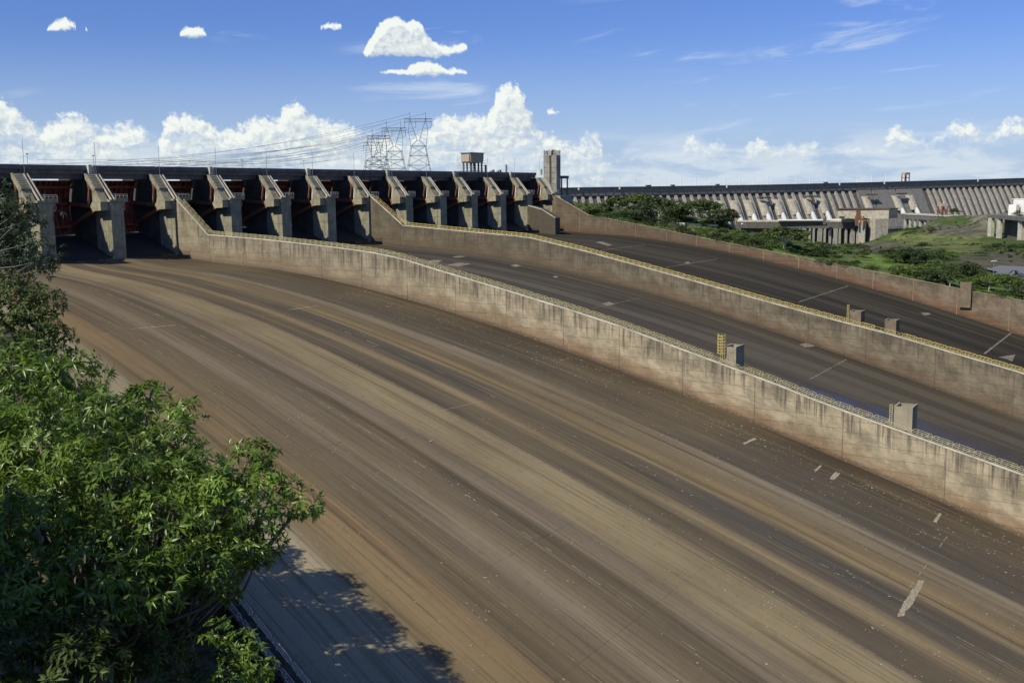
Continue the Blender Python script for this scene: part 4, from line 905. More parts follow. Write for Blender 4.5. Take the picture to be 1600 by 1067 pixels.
# lamp posts along the crest
LP = [917.6, 942, 967, 991, 1015.5, 1039.5, 1063.5, 1086.7, 1109.5, 1132, 1155.5, 1177.6, 1199.4, 1243, 1264.5, 1339, 1361, 1383]
for i, u in enumerate(LP):
    p_, e, n_ = crestp(u); b_ = p_+n_*1
    tag(MB().tube([b_, b_+np.array([0, 0, 19 if u < 1300 else 16])], [.85, .65], 5).build('lamp_post', M['white']), 'thin white lamp post on the far dam crest, %s from the left' % nth(i), 'lamp post', 'white lamp posts on the far dam')
for i, (u, w_) in enumerate(((1012, 9), (1050, 6), (1120, 6), (1289, 7))):
    p_, e, n_ = crestp(u); b_ = p_+n_*2; k_ = thing('crest_hut', tuple(b_), 'small dark hut on the far dam crest, %s from the left' % nth(i), 'hut', 'dark huts on the far dam')
    MB().prism([b_-e*w_/2+n_*a+np.array([0, 0, z]) for a, z in ((-3, .02), (3, .02), (3, 2.2), (-3, 2.2))], e*w_).build('wall', M['damdark'], k_)
    MB().prism([b_-e*(w_/2+.6)+n_*a+np.array([0, 0, z]) for a, z in ((-3.5, 2.2), (3.5, 2.2), (3.5, 2.7), (-3.5, 2.7))], e*(w_+1.2)).build('roof', M['core'], k_)
for i, u in enumerate((901, 965, 1132, 1308, 1378, 1524)):   # pale lift towers under the crest
    p_, e, n_ = crestp(u); c = p_+n_*6.6
    tag(MB().prism([c-e*1.2+n_*a+np.array([0, 0, z]) for a, z in ((0, -.3), (1.6, -.3), (1.6, -5), (0, -5))], e*2.4).build('crest_marker', M['white']), 'pale marker panel hanging on the dam crest, %s from the left' % nth(i), 'marker', 'pale panels on the dam crest')
# red gantry cranes
def crane(label, o, e, n_, w_, h, dep_=9):
    t = thing('gantry_crane', tuple(o), label, 'crane', 'red gantry cranes of the dam'); up = np.array([0, 0, 1.])
    for s in (-1, 1):
        for r in (-1, 1):
            b_ = o+e*s*w_/2+n_*r*dep_/2; MB().prism([b_+e*a*.8+n_*c*.8 for a, c in ((-1, -1), (1, -1), (1, 1), (-1, 1))], up*h*.74).build('leg', M['orange'], t)
    for z, hh, mt in ((.36, .07, 'orange'), (.74, .26, 'cabin')):
        b_ = o+up*h*z; MB().prism([b_+e*a*(w_/2+1)+n_*c*(dep_/2+1) for a, c in ((-1, -1), (1, -1), (1, 1), (-1, 1))], up*h*hh).build('house' if mt == 'cabin' else 'tie_beam', M[mt], t)
    MB().tube([o+up*h+e*w_*.2, o+up*(h+3.5)+e*w_*.2], .4, 5).build('aerial', M['white'], t)
p_, e, n_ = crestp(1414); crane('red gantry crane standing on the far dam crest', p_+n_*1, e, n_, 13, 19)
def pdep(u, v, d): return dep(u, v, d*0.98)
# ---- power house in front of the dam
ph = thing('power_house', tuple(pdep(1280, 346, 2050)), 'long grey power house deck with tall dark bays at the dam foot', 'power house')
def vbox(p0, p1, z0, z1, th, name, mat, root, off=0.0):   # upright slab from p0 to p1 in plan
    a, b_ = np.array(p0, float), np.array(p1, float); d = b_-a; d[2] = 0; d /= np.linalg.norm(d); n_ = np.array([-d[1], d[0], 0])
    if n_@(CAM-a) > 0: n_ = -n_
    a = a-n_*off; b_ = b_-n_*off
    return MB().hexa([(a[0], a[1], z0), (b_[0], b_[1], z0), *[tuple(np.array([q_[0], q_[1], z0])+n_*th) for q_ in (b_, a)], (a[0], a[1], z1), (b_[0], b_[1], z1), *[tuple(np.array([q_[0], q_[1], z1])+n_*th) for q_ in (b_, a)]]).build(name, mat, root)
A0 = pdep(1150, 352.5, 2080); A1 = pdep(1352, 345.5, 1990); zd = A1[2]
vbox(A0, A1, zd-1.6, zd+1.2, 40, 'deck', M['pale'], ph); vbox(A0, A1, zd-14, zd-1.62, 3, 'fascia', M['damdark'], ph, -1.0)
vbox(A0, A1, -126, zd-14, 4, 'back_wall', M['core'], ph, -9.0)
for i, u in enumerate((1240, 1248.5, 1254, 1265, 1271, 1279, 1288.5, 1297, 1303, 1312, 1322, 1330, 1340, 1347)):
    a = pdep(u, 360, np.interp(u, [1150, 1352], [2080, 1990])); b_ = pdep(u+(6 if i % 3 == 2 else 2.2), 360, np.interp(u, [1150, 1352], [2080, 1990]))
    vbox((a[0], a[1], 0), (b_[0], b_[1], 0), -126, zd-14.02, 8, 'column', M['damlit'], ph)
A2 = pdep(1226, 342, 2030); vbox(pdep(1215, 348, 2040), pdep(1288, 345.3, 2010), zd+1.2, zd+3.4, 10, 'walkway', M['white'], ph, 0)
vbox(pdep(1292, 344, 2008), pdep(1335, 342.8, 1995), zd+1.2, zd+4.0, 6, 'parked_roof', M['white'], ph, -6)
vbox(pdep(1286, 346, 2000), pdep(1291, 346, 1998), zd-6, zd+6.5, 6, 'kiosk', M['damdark'], ph, 2)
# assembly hall: tall beige block
hall = thing('assembly_hall', tuple(pdep(1370, 370, 1950)), 'tall beige concrete hall standing right of the power house', 'building')
H0, H1, H2 = pdep(1309, 327, 1990), pdep(1389, 327, 1930), pdep(1410, 327, 2010)
zt_ = H0[2]; zb_ = -122
def hpart(a, b_, z0, z1, th, nm, mt, off=0): return vbox(a, b_, z0, z1, th, nm, mt, hall, off)
M['hall'] = m_concrete('beige_hall_concrete', (.42, .385, .295), streak=.4)
hpart(H0, H1, zt_-17, zt_, 50, 'upper_wall', M['hall']); hpart(pdep(1368, 350, 1930), H1, zb_, zt_-17.05, 45, 'lower_wall', M['hall'], -.5)
hpart(pdep(1306, 327, 1990), pdep(1391, 327, 1928), zt_, zt_+1.4, 54, 'roof_edge', M['rust'], 1)
hpart(pdep(1342, 350, 1950), pdep(1352.5, 350, 1945), zb_, zt_-20, 30, 'buttress', M['hall'], 6); hpart(pdep(1353.6, 350, 1944), pdep(1367, 350, 1936), zb_, zt_-17.1, 3, 'recess', M['damdark'], -12)
hpart(pdep(1338, 329, 1950), pdep(1345, 329, 1947), zt_-30, zt_-1, 3, 'rust_panel', M['rust'], 1.2)
hpart(pdep(1311, 340, 1985), pdep(1319, 340, 1982), zt_-16, zt_-13, 3, 'window', M['core'], .6)
for u in (1336, 1344, 1348): hpart(pdep(u, 340, 1935), pdep(u+1.6, 340, 1935), zd-6, zd+11, 2.5, 'orange_frame', M['orange'], 3)
# right deck with its crane
rd = thing('tailrace_deck', tuple(pdep(1470, 343, 1850)), 'long pale deck running right from the beige hall', 'deck')
B0, B1 = pdep(1407, 341.5, 1960), pdep(1526, 338.6, 1680)
vbox(B0, B1, B1[2]-2.4, B1[2], 22, 'slab', M['pale'], rd); vbox(B0, B1, B1[2]-10, B1[2]-2.42, 3, 'beam', M['bridge'], rd, -1)
for u in np.arange(1414, 1520, 8.0):
    a = pdep(u, 350, np.interp(u, [1407, 1526], [1960, 1680])); b_ = pdep(u+2.6, 350, np.interp(u, [1407, 1526], [1960, 1680])); vbox((a[0], a[1], 0), (b_[0], b_[1], 0), -118, B1[2]-10.02, 5, 'pier', M['pale'], rd, -1.5)
p_ = pdep(1472, 340, 1800); e = (B1-B0); e[2] = 0; e /= np.linalg.norm(e); n_ = np.array([e[1], -e[0], 0]); crane('squat red gantry crane on the pale deck below the dam', np.array([p_[0], p_[1], B1[2]])+0*n_, e, n_, 15, 20)
# viaduct at the right edge and white hall
vd = thing('viaduct', tuple(dep(1580, 360, 1150)), 'grey concrete viaduct stub at the right edge', 'viaduct')
V0, V1 = dep(1546, 353.5, 1230), dep(1640, 345, 1010); vbox(V0, V1, V1[2]-3.2, V1[2]+.8, 12, 'deck', M['bridge'], vd)
for u, w_ in ((1549, 5), (1563, 3.6), (1597, 7), (1615, 5)):
    dd = np.interp(u, [1546, 1640], [1230, 1010]); a = dep(u, 360, dd); b_ = dep(u+w_, 360, dd); vbox((a[0], a[1], 0), (b_[0], b_[1], 0), -75, V1[2]-3.22, 9, 'pier', M['pale'], vd, -1)
vbox(dep(1549, 360, 1215), dep(1640, 360, 1015), -75, V1[2]-3.25, 3, 'back_wall', M['damdark'], vd, -14)
wh = thing('white_hall', tuple(dep(1600, 322, 1330)), 'long white shed under the dam at the right edge', 'building')
a, b_ = dep(1583, 322, 1330), dep(1660, 321, 1250); vbox(a, b_, a[2]-12, a[2]+8.6, 25, 'wall', M['white'], wh); vbox(dep(1582, 322, 1332), dep(1661, 321, 1249), a[2]+8.6, a[2]+9.4, 27, 'roof', M['white'], wh, 1)
vbox(dep(1578, 322, 1320), dep(1590, 322, 1312), a[2]-12, a[2]+2, 8, 'annex', M['white'], wh, 3)
# ---- pylons and lines
def pylon(label, u, dd, vtop, span, body_v, sc=1.0):
    base = dep(u, 300, dd); base[2] = 0.0; ztop = dep(u, vtop, dd)[2]; zw = dep(u, body_v, dd)[2]
    t = thing('pylon', (base[0], base[1], 0), label, 'pylon', 'lattice pylons behind the bridge')
    ex = R_*np.array([1, 1, 0]); ex /= np.linalg.norm(ex); ey = np.array([-ex[1], ex[0], 0]); up = np.array([0, 0, 1.])
    P_ = lambda a, c, z: np.array([base[0], base[1], 0])+ex*a+ey*c+up*z
    r = .27*dd/1000*sc; hw, hb = 4.2*dd/1000*1.6, 9.4*dd/1000*1.6
    for s in (-1, 1):
        for c in (-1, 1): MB().tube([P_(s*hb, c*hb*.6, 0), P_(s*hw, c*hw*.6, zw)], r, 4).build('leg', M['darksteel'], t)
    m = MB(); zz = np.linspace(0, zw, 6)
    for i in range(5):
        f0, f1 = zz[i]/zw, zz[i+1]/zw; w0, w1 = hb+(hw-hb)*f0, hb+(hw-hb)*f1
        for c in (-.6, .6):
            m.tube([P_(-w0, c*w0, zz[i]), P_(w1, c*w1, zz[i+1])], r*.5, 3); m.tube([P_(w0, c*w0, zz[i]), P_(-w1, c*w1, zz[i+1])], r*.5, 3); m.tube([P_(-w1, c*w1, zz[i+1]), P_(w1, c*w1, zz[i+1])], r*.6, 3)
    m.build('bracing', M['darksteel'], t)
    m = MB(); za = zw+(ztop-zw)*.22; ha = span*.28
    for s in (-1, 1):
        m.tube([P_(s*hw, 0, zw), P_(s*1.0, 0, za)], r*.9, 4); m.tube([P_(s*.8, 0, za*.98), P_(s*ha, 0, ztop)], r, 4); m.tube([P_(s*hw*1.1, 0, zw), P_(s*ha*1.25, 0, zw+(ztop-zw)*.6), P_(s*ha, 0, ztop)], r*.9, 4)
        for f in np.linspace(.15, .9, 6):
            b0 = P_(s*(.8+(ha-.8)*f), 0, za+(ztop-za)*f); m.tube([b0, P_(s*(hw*1.1+(ha*1.2-hw*1.1)*f), 0, zw+(ztop-zw)*min(1, f+.08))], r*.5, 3)
    m.tube([P_(-hw*1.2, 0, zw), P_(hw*1.2, 0, zw)], r*1.1, 4); m.build('fork', M['darksteel'], t)
    m = MB()
    for z in (ztop, ztop-1.9*dd/1000*1.6): m.tube([P_(-span/2, 0, z), P_(span/2, 0, z)], r*.9, 4)
    n = 12
    for i in range(n): a0, a1 = -span/2+span*i/n, -span/2+span*(i+1)/n; m.tube([P_(a0, 0, ztop), P_((a0+a1)/2, 0, ztop-1.9*dd/1000*1.6), P_(a1, 0, ztop)], r*.5, 3)
    for s in (-1, 1): m.tube([P_(s*ha, 0, ztop), P_(s*ha, 0, ztop+5.2*dd/1000*1.2)], r*.8, 4)
    m.build('cross_arm', M['darksteel'], t)
    for a in (-span*.47, -span*.08, span*.47): MB().tube([P_(a, 0, ztop-1.9*dd/1000), P_(a, 0, ztop-8.5*dd/1000)], r*.9, 4).build('insulator', M['darksteel'], t)
    return [P_(a, 0, ztop-8.5*dd/1000) for a in (-span*.47, -span*.08, span*.47)]+[P_(s*ha, 0, ztop+5*dd/1000) for s in (-1, 1)]
t1 = pylon('tallest lattice pylon, rightmost of the group behind the bridge', 655.5, 1000, 187, 27, 229)
t2 = pylon('lattice pylon in the middle of the group behind the bridge', 618, 1120, 201, 27, 237)
t3 = pylon('right one of the two small pylons at the left of the group', 594, 1300, 213, 28, 246)
t4 = pylon('leftmost small pylon of the group behind the bridge', 585, 1450, 223, 28, 251)
for i, (ends, tv) in enumerate(((t1, (30, 262)), (t2, (140, 263)), (t3, (200, 262)), (t4, (250, 262)))):
    t = thing('power_line', tuple(ends[0]), 'sagging power line cables from the %s pylon from the right' % nth(i), 'cable', 'power lines from the pylons')
    for j, a in enumerate(ends):
        b_ = dep(tv[0]+j*14, tv[1]-6*(j % 3), 800); pts = []
        for s in np.linspace(0, 1, 25): c = a+(b_-a)*s; c[2] -= 4*9*s*(1-s); pts.append(c)
        MB().tube(pts, .10, 3).build('cable', M['cable'], t)
# ================================================================ vegetation
M['leafA'] = m_leaf('mango_leaf', (.070, .130, .016), (.215, .335, .045), .34, .5, .34, .5)
M['leafB'] = m_leaf('dark_leaf', (.032, .060, .013), (.105, .150, .032), .25, .6, .5)
M['leafC'] = m_leaf('silvery_leaf', (.035, .060, .028), (.085, .115, .060), .2, .6, .45)
M['tree1'] = m_leaf('tree_green', (.036, .062, .014), (.095, .135, .028), .2, .08, .6)
M['tree2'] = m_leaf('dark_tree_green', (.022, .040, .012), (.060, .088, .024), .15, .08, .6)
M['tree3'] = m_leaf('bright_shrub_green', (.055, .105, .018), (.13, .20, .035), .25, .08, .6)
M['tree4'] = m_leaf('yellow_green_shrub', (.12, .15, .02), (.22, .23, .035), .25, .08, .6)
def unit(a): return a/(np.linalg.norm(a, axis=-1, keepdims=True)+1e-9)
def leaf_arrays(P, Dr, Nr, L, W):
    Dr = unit(Dr); B = unit(np.cross(Dr, Nr)); Nn = np.cross(B, Dr); L = L[:, None]; W = W[:, None]
    v = np.stack([P, P+Dr*L*.38-B*W*.5+Nn*W*.22, P+Dr*L*.38+B*W*.5+Nn*W*.22, P+Dr*L*.42-Nn*W*.05, P+Dr*L-Nn*L*.22], 1)
    return v.reshape(-1, 3)
LF = np.array([(0, 3, 1), (0, 2, 3), (3, 4, 1), (3, 2, 4)])
def leaf_mesh(name, V):
    n = len(V)//5; F2 = (LF[None]+5*np.arange(n)[:, None, None]).reshape(-1, 3)
    me = bpy.data.meshes.new(name); me.vertices.add(len(V)); me.vertices.foreach_set('co', V.astype(np.float32).ravel())
    me.loops.add(len(F2)*3); me.loops.foreach_set('vertex_index', F2.astype(np.int32).ravel())
    me.polygons.add(len(F2)); me.polygons.foreach_set('loop_start', np.arange(0, len(F2)*3, 3, dtype=np.int32)); me.update(calc_edges=True); me.validate()
    return me
def rosettes(C, A, n, L, W, spread=(.5, 1.35)):
    # C centres, A axes, n leaves each
    N = len(C); A = unit(A); ref = unit(rng.normal(size=(N, 3))); X_ = unit(np.cross(A, ref)); Y_ = np.cross(A, X_)
    th = (np.arange(n)[None]*2*math.pi/n*1.618+rng.uniform(0, 6.28, (N, 1))+rng.normal(0, .2, (N, n))); ph_ = rng.uniform(spread[0], spread[1], (N, n))
    D = A[:, None]*np.cos(ph_)[..., None]+(X_[:, None]*np.cos(th)[..., None]+Y_[:, None]*np.sin(th)[..., None])*np.sin(ph_)[..., None]
    D[..., 2] -= rng.uniform(.1, .85, (N, n)); Nn = A[:, None]+rng.normal(0, .25, (N, n, 3))
    P = C[:, None]+D*(.02)+A[:, None]*rng.uniform(-.06, .06, (N, n))[..., None]*L*4
    l = L*rng.uniform(.55, 1.15, (N, n))*rng.uniform(.7, 1.25, (N, 1)); w_ = W*rng.uniform(.75, 1.25, (N, n))
    return leaf_arrays(P.reshape(-1, 3), D.reshape(-1, 3), Nn.reshape(-1, 3), l.ravel(), w_.ravel())
def blob_points(blobs, per, shell=.55, up=.45):
    C, A = [], []
    for (c, r) in blobs:
        n = max(6, int(per*r*r)); d = unit(rng.normal(size=(n, 3))); rr = rng.uniform(shell, 1.05, n)**.7
        C.append(np.array(c)+d*(rr*r)[:, None]*np.array([1, 1, .85])); a = d.copy(); a[:, 2] += up; A.append(a)
    return np.concatenate(C), np.concatenate(A)
def limbs(t, base, tips, r0, mat, mid=.45, name='limb', wob=.15):
    base = np.array(base, float)
    top = base+(np.mean(tips, 0)-base)*np.array([.5, .5, mid]); m = MB(); mdl = (base+top)/2+rng.normal(0, wob, 3)
    m.tube([base, mdl, top], [r0, r0*.8, r0*.65], 8).build('trunk', mat, t, smooth=True)
    for e in tips:
        e = np.array(e); L = np.linalg.norm(e-top); a = top+(e-top)*.4+rng.normal(0, .05*L, 3)-np.array([0, 0, .04*L]); b_ = top+(e-top)*.75+rng.normal(0, .03*L, 3)-np.array([0, 0, .03*L])
        m = MB().tube([top, a, b_, e], [r0*.45, r0*.32, r0*.2, r0*.08], 5)
        for _ in range(3):
            f = b_+np.clip(rng.normal(0, .10*L, 3), -.5, .5); m.tube([a, (a+f)/2+rng.normal(0, .04*L, 3), f], [r0*.2, r0*.14, r0*.05], 4)
        m.build(name, mat, t, smooth=True)
# ---- the big tree in the foreground
FB = [(40, 590, 21, 66), (118, 592, 20.5, 52), (60, 690, 19, 92), (165, 655, 20, 66), (218, 628, 21, 36), (236, 612, 21, 22), (284, 648, 20.5, 34), (262, 700, 19.5, 56), (150, 760, 18, 96), (50, 800, 17.5, 96), (300, 750, 19, 64), (385, 722, 20, 44), (350, 785, 18.5, 70), (250, 830, 17.5, 82), (425, 772, 19.5, 46), (474, 784, 19.5, 28), (395, 835, 18.5, 54), (330, 876, 18, 56), (150, 880, 17, 88), (230, 915, 17, 62), (50, 930, 16.5, 84), (402, 868, 18.5, 30), (350, 908, 18, 30), (-40, 700, 19, 90), (-40, 850, 17, 90), (410, 705, 20, 24)]
blobs = [(dep(u, v, d), r*d/FPX) for u, v, d, r in FB]
ft = thing('mango_tree', tuple(dep(130, 1180, 18)), 'large bright green leafy tree filling the lower left foreground', 'tree')
fb = dep(120, 1150, 18.5); fb[2] = float(hill(fb[0], fb[1]))
tips = [b[0] for b in blobs]; limbs(ft, fb, tips, .26, M['bark'], mid=.72)
C, A = blob_points(blobs, 170, .45)
V = rosettes(C, A, 9, .205, .052)
vc = V.reshape(-1, 5, 3); zc = (vc[:, 0]-CAM)@_f; lu = 800+FPX*((vc[:, 0]-CAM)@R_)/zc; lv = 533.5+FPX*((vc[:, 0]-CAM)@D_)/zc
vis = np.where((lu > 5) & (lu < 1590) & (lv > 5) & (lv < 860))[0]; near = vis[np.argsort(zc[vis])][:12000]; pick = set(rng.choice(near[:4000], 290, replace=False).tolist())
keep = np.array([i not in pick for i in range(len(vc))])
o = mkobj('foliage', leaf_mesh('foliage', vc[keep].reshape(-1, 3)), M['leafA'], ft); o['kind'] = 'stuff'
lm = bpy.data.meshes.new('leaf'); lm.from_pydata([(0, 0, 0), (-.5, .38, .22*.5), (.5, .38, .22*.5), (0, .42, -.02), (0, 1, -.22)], [], LF.tolist()); lm.materials.append(M['leafA'])
for i in pick:
    p0, p1, p2, p3, p4 = vc[i]; w_ = np.linalg.norm(p2-p1); bx_ = (p2-p1)/w_; L = np.linalg.norm(p4-p0); dr = (p4-p0)-bx_*((p4-p0)@bx_); dr /= np.linalg.norm(dr); nz = np.cross(bx_, dr)
    o = bpy.data.objects.new('leaf', lm); col.objects.link(o); o.parent = ft; o.matrix_parent_inverse = Matrix.Translation(ft.location).inverted()
    o.matrix_basis = Matrix(((bx_[0]*w_, dr[0]*L, nz[0]*L, p0[0]), (bx_[1]*w_, dr[1]*L, nz[1]*L, p0[1]), (bx_[2]*w_, dr[2]*L, nz[2]*L, p0[2]), (0, 0, 0, 1)))
# ---- other trees of the near bank
def leafy_tree(name, label, blobs, base, mat, per, L, W, n=8, r0=.2, bark='bark', shell=.4, group='trees of the near bank'):
    t = thing(name, tuple(base), label, 'tree', group); base = np.array(base); limbs(t, base, [b[0] for b in blobs], r0, M[bark], mid=.6)
    C, A = blob_points(blobs, per, shell); o = mkobj('foliage', leaf_mesh('foliage', rosettes(C, A, n, L, W)), M[mat], t); o['kind'] = 'stuff'; return t
def on_hill(p): q_ = np.array(p, float); q_[2] = float(hill(q_[0], q_[1])); return q_
bl = [(dep(u, v, d), r*d/FPX) for u, v, d, r in ((15, 470, 62, 55), (62, 478, 62, 42), (40, 520, 60, 55), (85, 528, 60, 32), (20, 565, 58, 60), (98, 556, 59, 24), (70, 585, 58, 40))]
leafy_tree('bank_tree', 'dense dark green tree at the left edge above the bright tree', bl, on_hill(dep(30, 600, 61)), 'leafB', 42, .34, .13, 8, .28)
# pale-branched tree with leaves in tufts
ends = [(11, 308), (21, 318), (10, 327), (38, 326), (57, 341), (14, 360), (28, 369), (43.6, 366), (50, 380), (36.6, 401), (25, 414), (62, 405), (82, 403), (70, 416), (6, 405), (4, 380), (30, 344), (48, 424), (12, 432), (30, 440), (-8, 345), (-5, 420), (2, 450), (40, 448)]
P_ = [dep(u, v, 72+rng.uniform(-2.5, 2.5)) for u, v in ends]; tr = dep(-75, 470, 72); tb = on_hill(tr)
ct = thing('pale_branched_tree', tuple(tb), 'thin tree with pale bare branches and leaf tufts at the left edge', 'tree', 'trees of the near bank')
tp = dep(-62, 380, 72); MB().tube([tb, (tb+tp)/2+np.array([.2, .1, 0]), tp], [.22, .17, .1], 8).build('trunk', M['palebark'], ct, smooth=True)
for p_, (u, v) in zip(P_, ends):
    s = dep(-66+rng.uniform(-4, 4), v+rng.uniform(15, 70), 72+rng.uniform(-2, 2)); mm = s+(p_-s)*rng.uniform(.4, .65)+np.array([rng.normal(0, .2), rng.normal(0, .2), rng.uniform(-.9, .1)]); MB().tube([s, mm, p_], [.045, .034, .02], 5).build('branch', M['greybark'], ct, smooth=True)
C = np.repeat(np.array(P_), 22, 0)+rng.normal(0, .46, (len(P_)*22, 3)); A = rng.normal(0, .6, C.shape); A[:, 2] += 1
o = mkobj('foliage', leaf_mesh('foliage', rosettes(C, A, 9, .36, .11, (.7, 1.7))), M['leafC'], ct); o['kind'] = 'stuff'
# trees down the bank whose shadows reach the chute
for i, (x, y, h, rr) in enumerate(((-106.5, -170, 9, 3.4), (-109.5, -178.5, 10, 3.6), (-112, -187, 11.5, 3.9), (-114.5, -195, 14, 4.2), (-117.5, -203, 15, 4.4), (-120, -211, 16, 4.4), (-123.5, -219, 17, 4.2), (-128, -199, 17, 4.6), (-132, -214, 17, 4.6))):
    b0 = on_hill((x, y, 0)); bb = [(b0+np.array([rng.normal(0, 1.5), rng.normal(0, 2.0), h*rng.uniform(.35, .95)]), rr*rng.uniform(.5, .72)) for _ in range(13)]
    leafy_tree('bank_tree', 'shaded bank tree behind the foreground foliage, %s along the near wall' % nth(i), bb, b0, 'leafB', 20, .6, .24, 8, .3)
# unseen trees added towards the sun to shade the undergrowth
for i, (u, v, d, off, rr) in enumerate(((60, 1080, 17.0, 6.5, 1.9), (300, 1075, 18.5, 7.5, 1.8))):
    c = dep(u, v, d)+SUN*off; b0 = on_hill((c[0]-2, c[1]+1, 0)); bb = [(c+rng.normal(0, .55, 3)*rr*np.array([.6, .6, .35]), rr*.62) for _ in range(7)]
    leafy_tree('bank_tree', 'added unseen tree beyond the left frame edge shading the undergrowth, %s' % ('upper' if i == 0 else 'lower'), bb, b0, 'leafB', 90, .26, .09, 8, .2)
# undergrowth on the shaded bank: uncountable
n = 5200; y = rng.uniform(-296, -165, n); d = rng.uniform(.6, 46, n)**1.0; x = XL(y)-1.9-d; z = hill(x, y); C = np.stack([x, y, z+rng.uniform(.05, 1.3, n)*(1+.4*np.sin(x*.8)*np.sin(y*.7))], 1); A = rng.normal(0, .4, C.shape); A[:, 2] += 1
tag(mkobj('undergrowth', leaf_mesh('undergrowth', rosettes(C, A, 9, .62, .2, (.5, 1.5))), M['leafB']), 'dark leafy undergrowth covering the shaded bank', 'undergrowth', kind='stuff')
bl = [(dep(u, v, d), r*d/FPX) for u, v, d, r in ((40, 1010, 16, 85), (150, 985, 16.5, 75), (120, 1060, 15.5, 80), (250, 1000, 18, 60), (230, 1060, 17, 60), (330, 1050, 19, 45))]
leafy_tree('shaded_bush', 'dark shaded bush under the bright tree in the corner', bl, on_hill(dep(120, 1100, 17)), 'leafB', 150, .2, .055, 9, .12)
bl = [(dep(u, v, d), r*d/FPX) for u, v, d, r in ((375, 1010, 42, 34), (395, 1045, 41, 34), (360, 1060, 40, 36), (340, 985, 42, 26))]
leafy_tree('bank_shrub', 'green shrub beside the grey railing at the bottom', bl, on_hill(dep(370, 1070, 42)), 'leafA', 60, .32, .10, 9, .1)

# ---- trees and shrubs beyond the far wall
def proto(kind, mat, seed):
    rs = np.random.default_rng(seed); t = thing('tree_proto', (0, 0, 0), '', 'tree', local=True); bb = []
    if kind == 'spread':
        for _ in range(15): a = rs.uniform(0, 6.28); r = rs.uniform(.05, .40); bb.append((np.array([r*math.cos(a), r*math.sin(a), .80-.9*r*r+rs.normal(0, .05)]), rs.uniform(.10, .17)))
        for _ in range(6): a = rs.uniform(0, 6.28); r = rs.uniform(.3, .46); bb.append((np.array([r*math.cos(a), r*math.sin(a), .56+rs.normal(0, .07)]), rs.uniform(.07, .12)))
    elif kind == 'round':
        for _ in range(16): a = unit(rs.normal(size=3)); bb.append((np.array([a[0]*.33, a[1]*.33, .54+a[2]*.31]), rs.uniform(.14, .22)))
    else:
        for _ in range(12): a = rs.uniform(0, 6.28); r = rs.uniform(0, .38); bb.append((np.array([r*math.cos(a), r*math.sin(a), .30+.40*(1-(r/.4)**2)*rs.uniform(.5, 1.1)]), rs.uniform(.13, .24)))
    n = {'spread': 1250, 'round': 1250, 'bush': 750}[kind]; V = []
    for c, r in bb:
        k = int(n*r*r/sum(q_[1]**2 for q_ in bb)); d = unit(rs.normal(size=(k, 3))); d[:, 2] = np.where(rs.random(k) < .75, np.abs(d[:, 2]), d[:, 2]); P1 = c+d*(r*rs.uniform(.6, 1.06, k))[:, None]*np.array([1, 1, .72])
        D = unit(rs.normal(size=(k, 3))+np.array([0, 0, -.2])); V.append(leaf_arrays(P1, D, d+rs.normal(0, .35, (k, 3)), rs.uniform(.055, .10, k), rs.uniform(.035, .06, k)))
    o = mkobj('crown', leaf_mesh('crown', np.concatenate(V)), M[mat], t)
    m = MB(); rt = .022 if kind != 'bush' else .012; fork = np.array([0, 0, .34 if kind == 'spread' else (.3 if kind == 'round' else .06)])
    m.tube([(0, 0, -.1), (.01, .01, .15), fork], [rt*1.3, rt*1.1, rt], 6)
    for c, r in bb[::2]: m.tube([fork, fork+(c-fork)*.5+rs.normal(0, .03, 3), c], [rt*.7, rt*.5, rt*.2], 4)
    m.build('trunk', M['palebark' if kind == 'spread' else 'bark'], t); return t
PR = {}
for kind in ('spread', 'round', 'bush'):
    for mt in ('tree1', 'tree2', 'tree3'):
        for s in (0, 1): PR[kind, mt, s] = proto(kind, mt, len(PR)+11)
PR['bush', 'tree4', 0] = proto('bush', 'tree4', 99); PR['bush', 'tree4', 1] = PR['bush', 'tree4', 0]
ROW = [(927, 338, 24, 26, 'round', 'tree1'), (946, 336, 22, 24, 'round', 'tree2'), (968, 339, 36, 44, 'spread', 'tree1'), (990, 340, 42, 50, 'spread', 'tree1'), (1004, 350, 42, 46, 'round', 'tree2'), (1030, 347, 44, 50, 'spread', 'tree2'), (1047, 345, 44, 48, 'round', 'tree1'), (1066, 344, 34, 40, 'round', 'tree2'), (1092, 353, 46, 56, 'spread', 'tree1'), (1118, 354, 40, 48, 'round', 'tree2'), (1146, 353, 38, 52, 'spread', 'tree2'), (1176, 354, 36, 46, 'round', 'tree2'), (1196, 355, 28, 32, 'round', 'tree2'), (1132, 354, 30, 40, 'round', 'tree1'), (1016, 340, 38, 44, 'spread', 'tree1'), (1160, 356, 26, 36, 'round', 'tree1')]
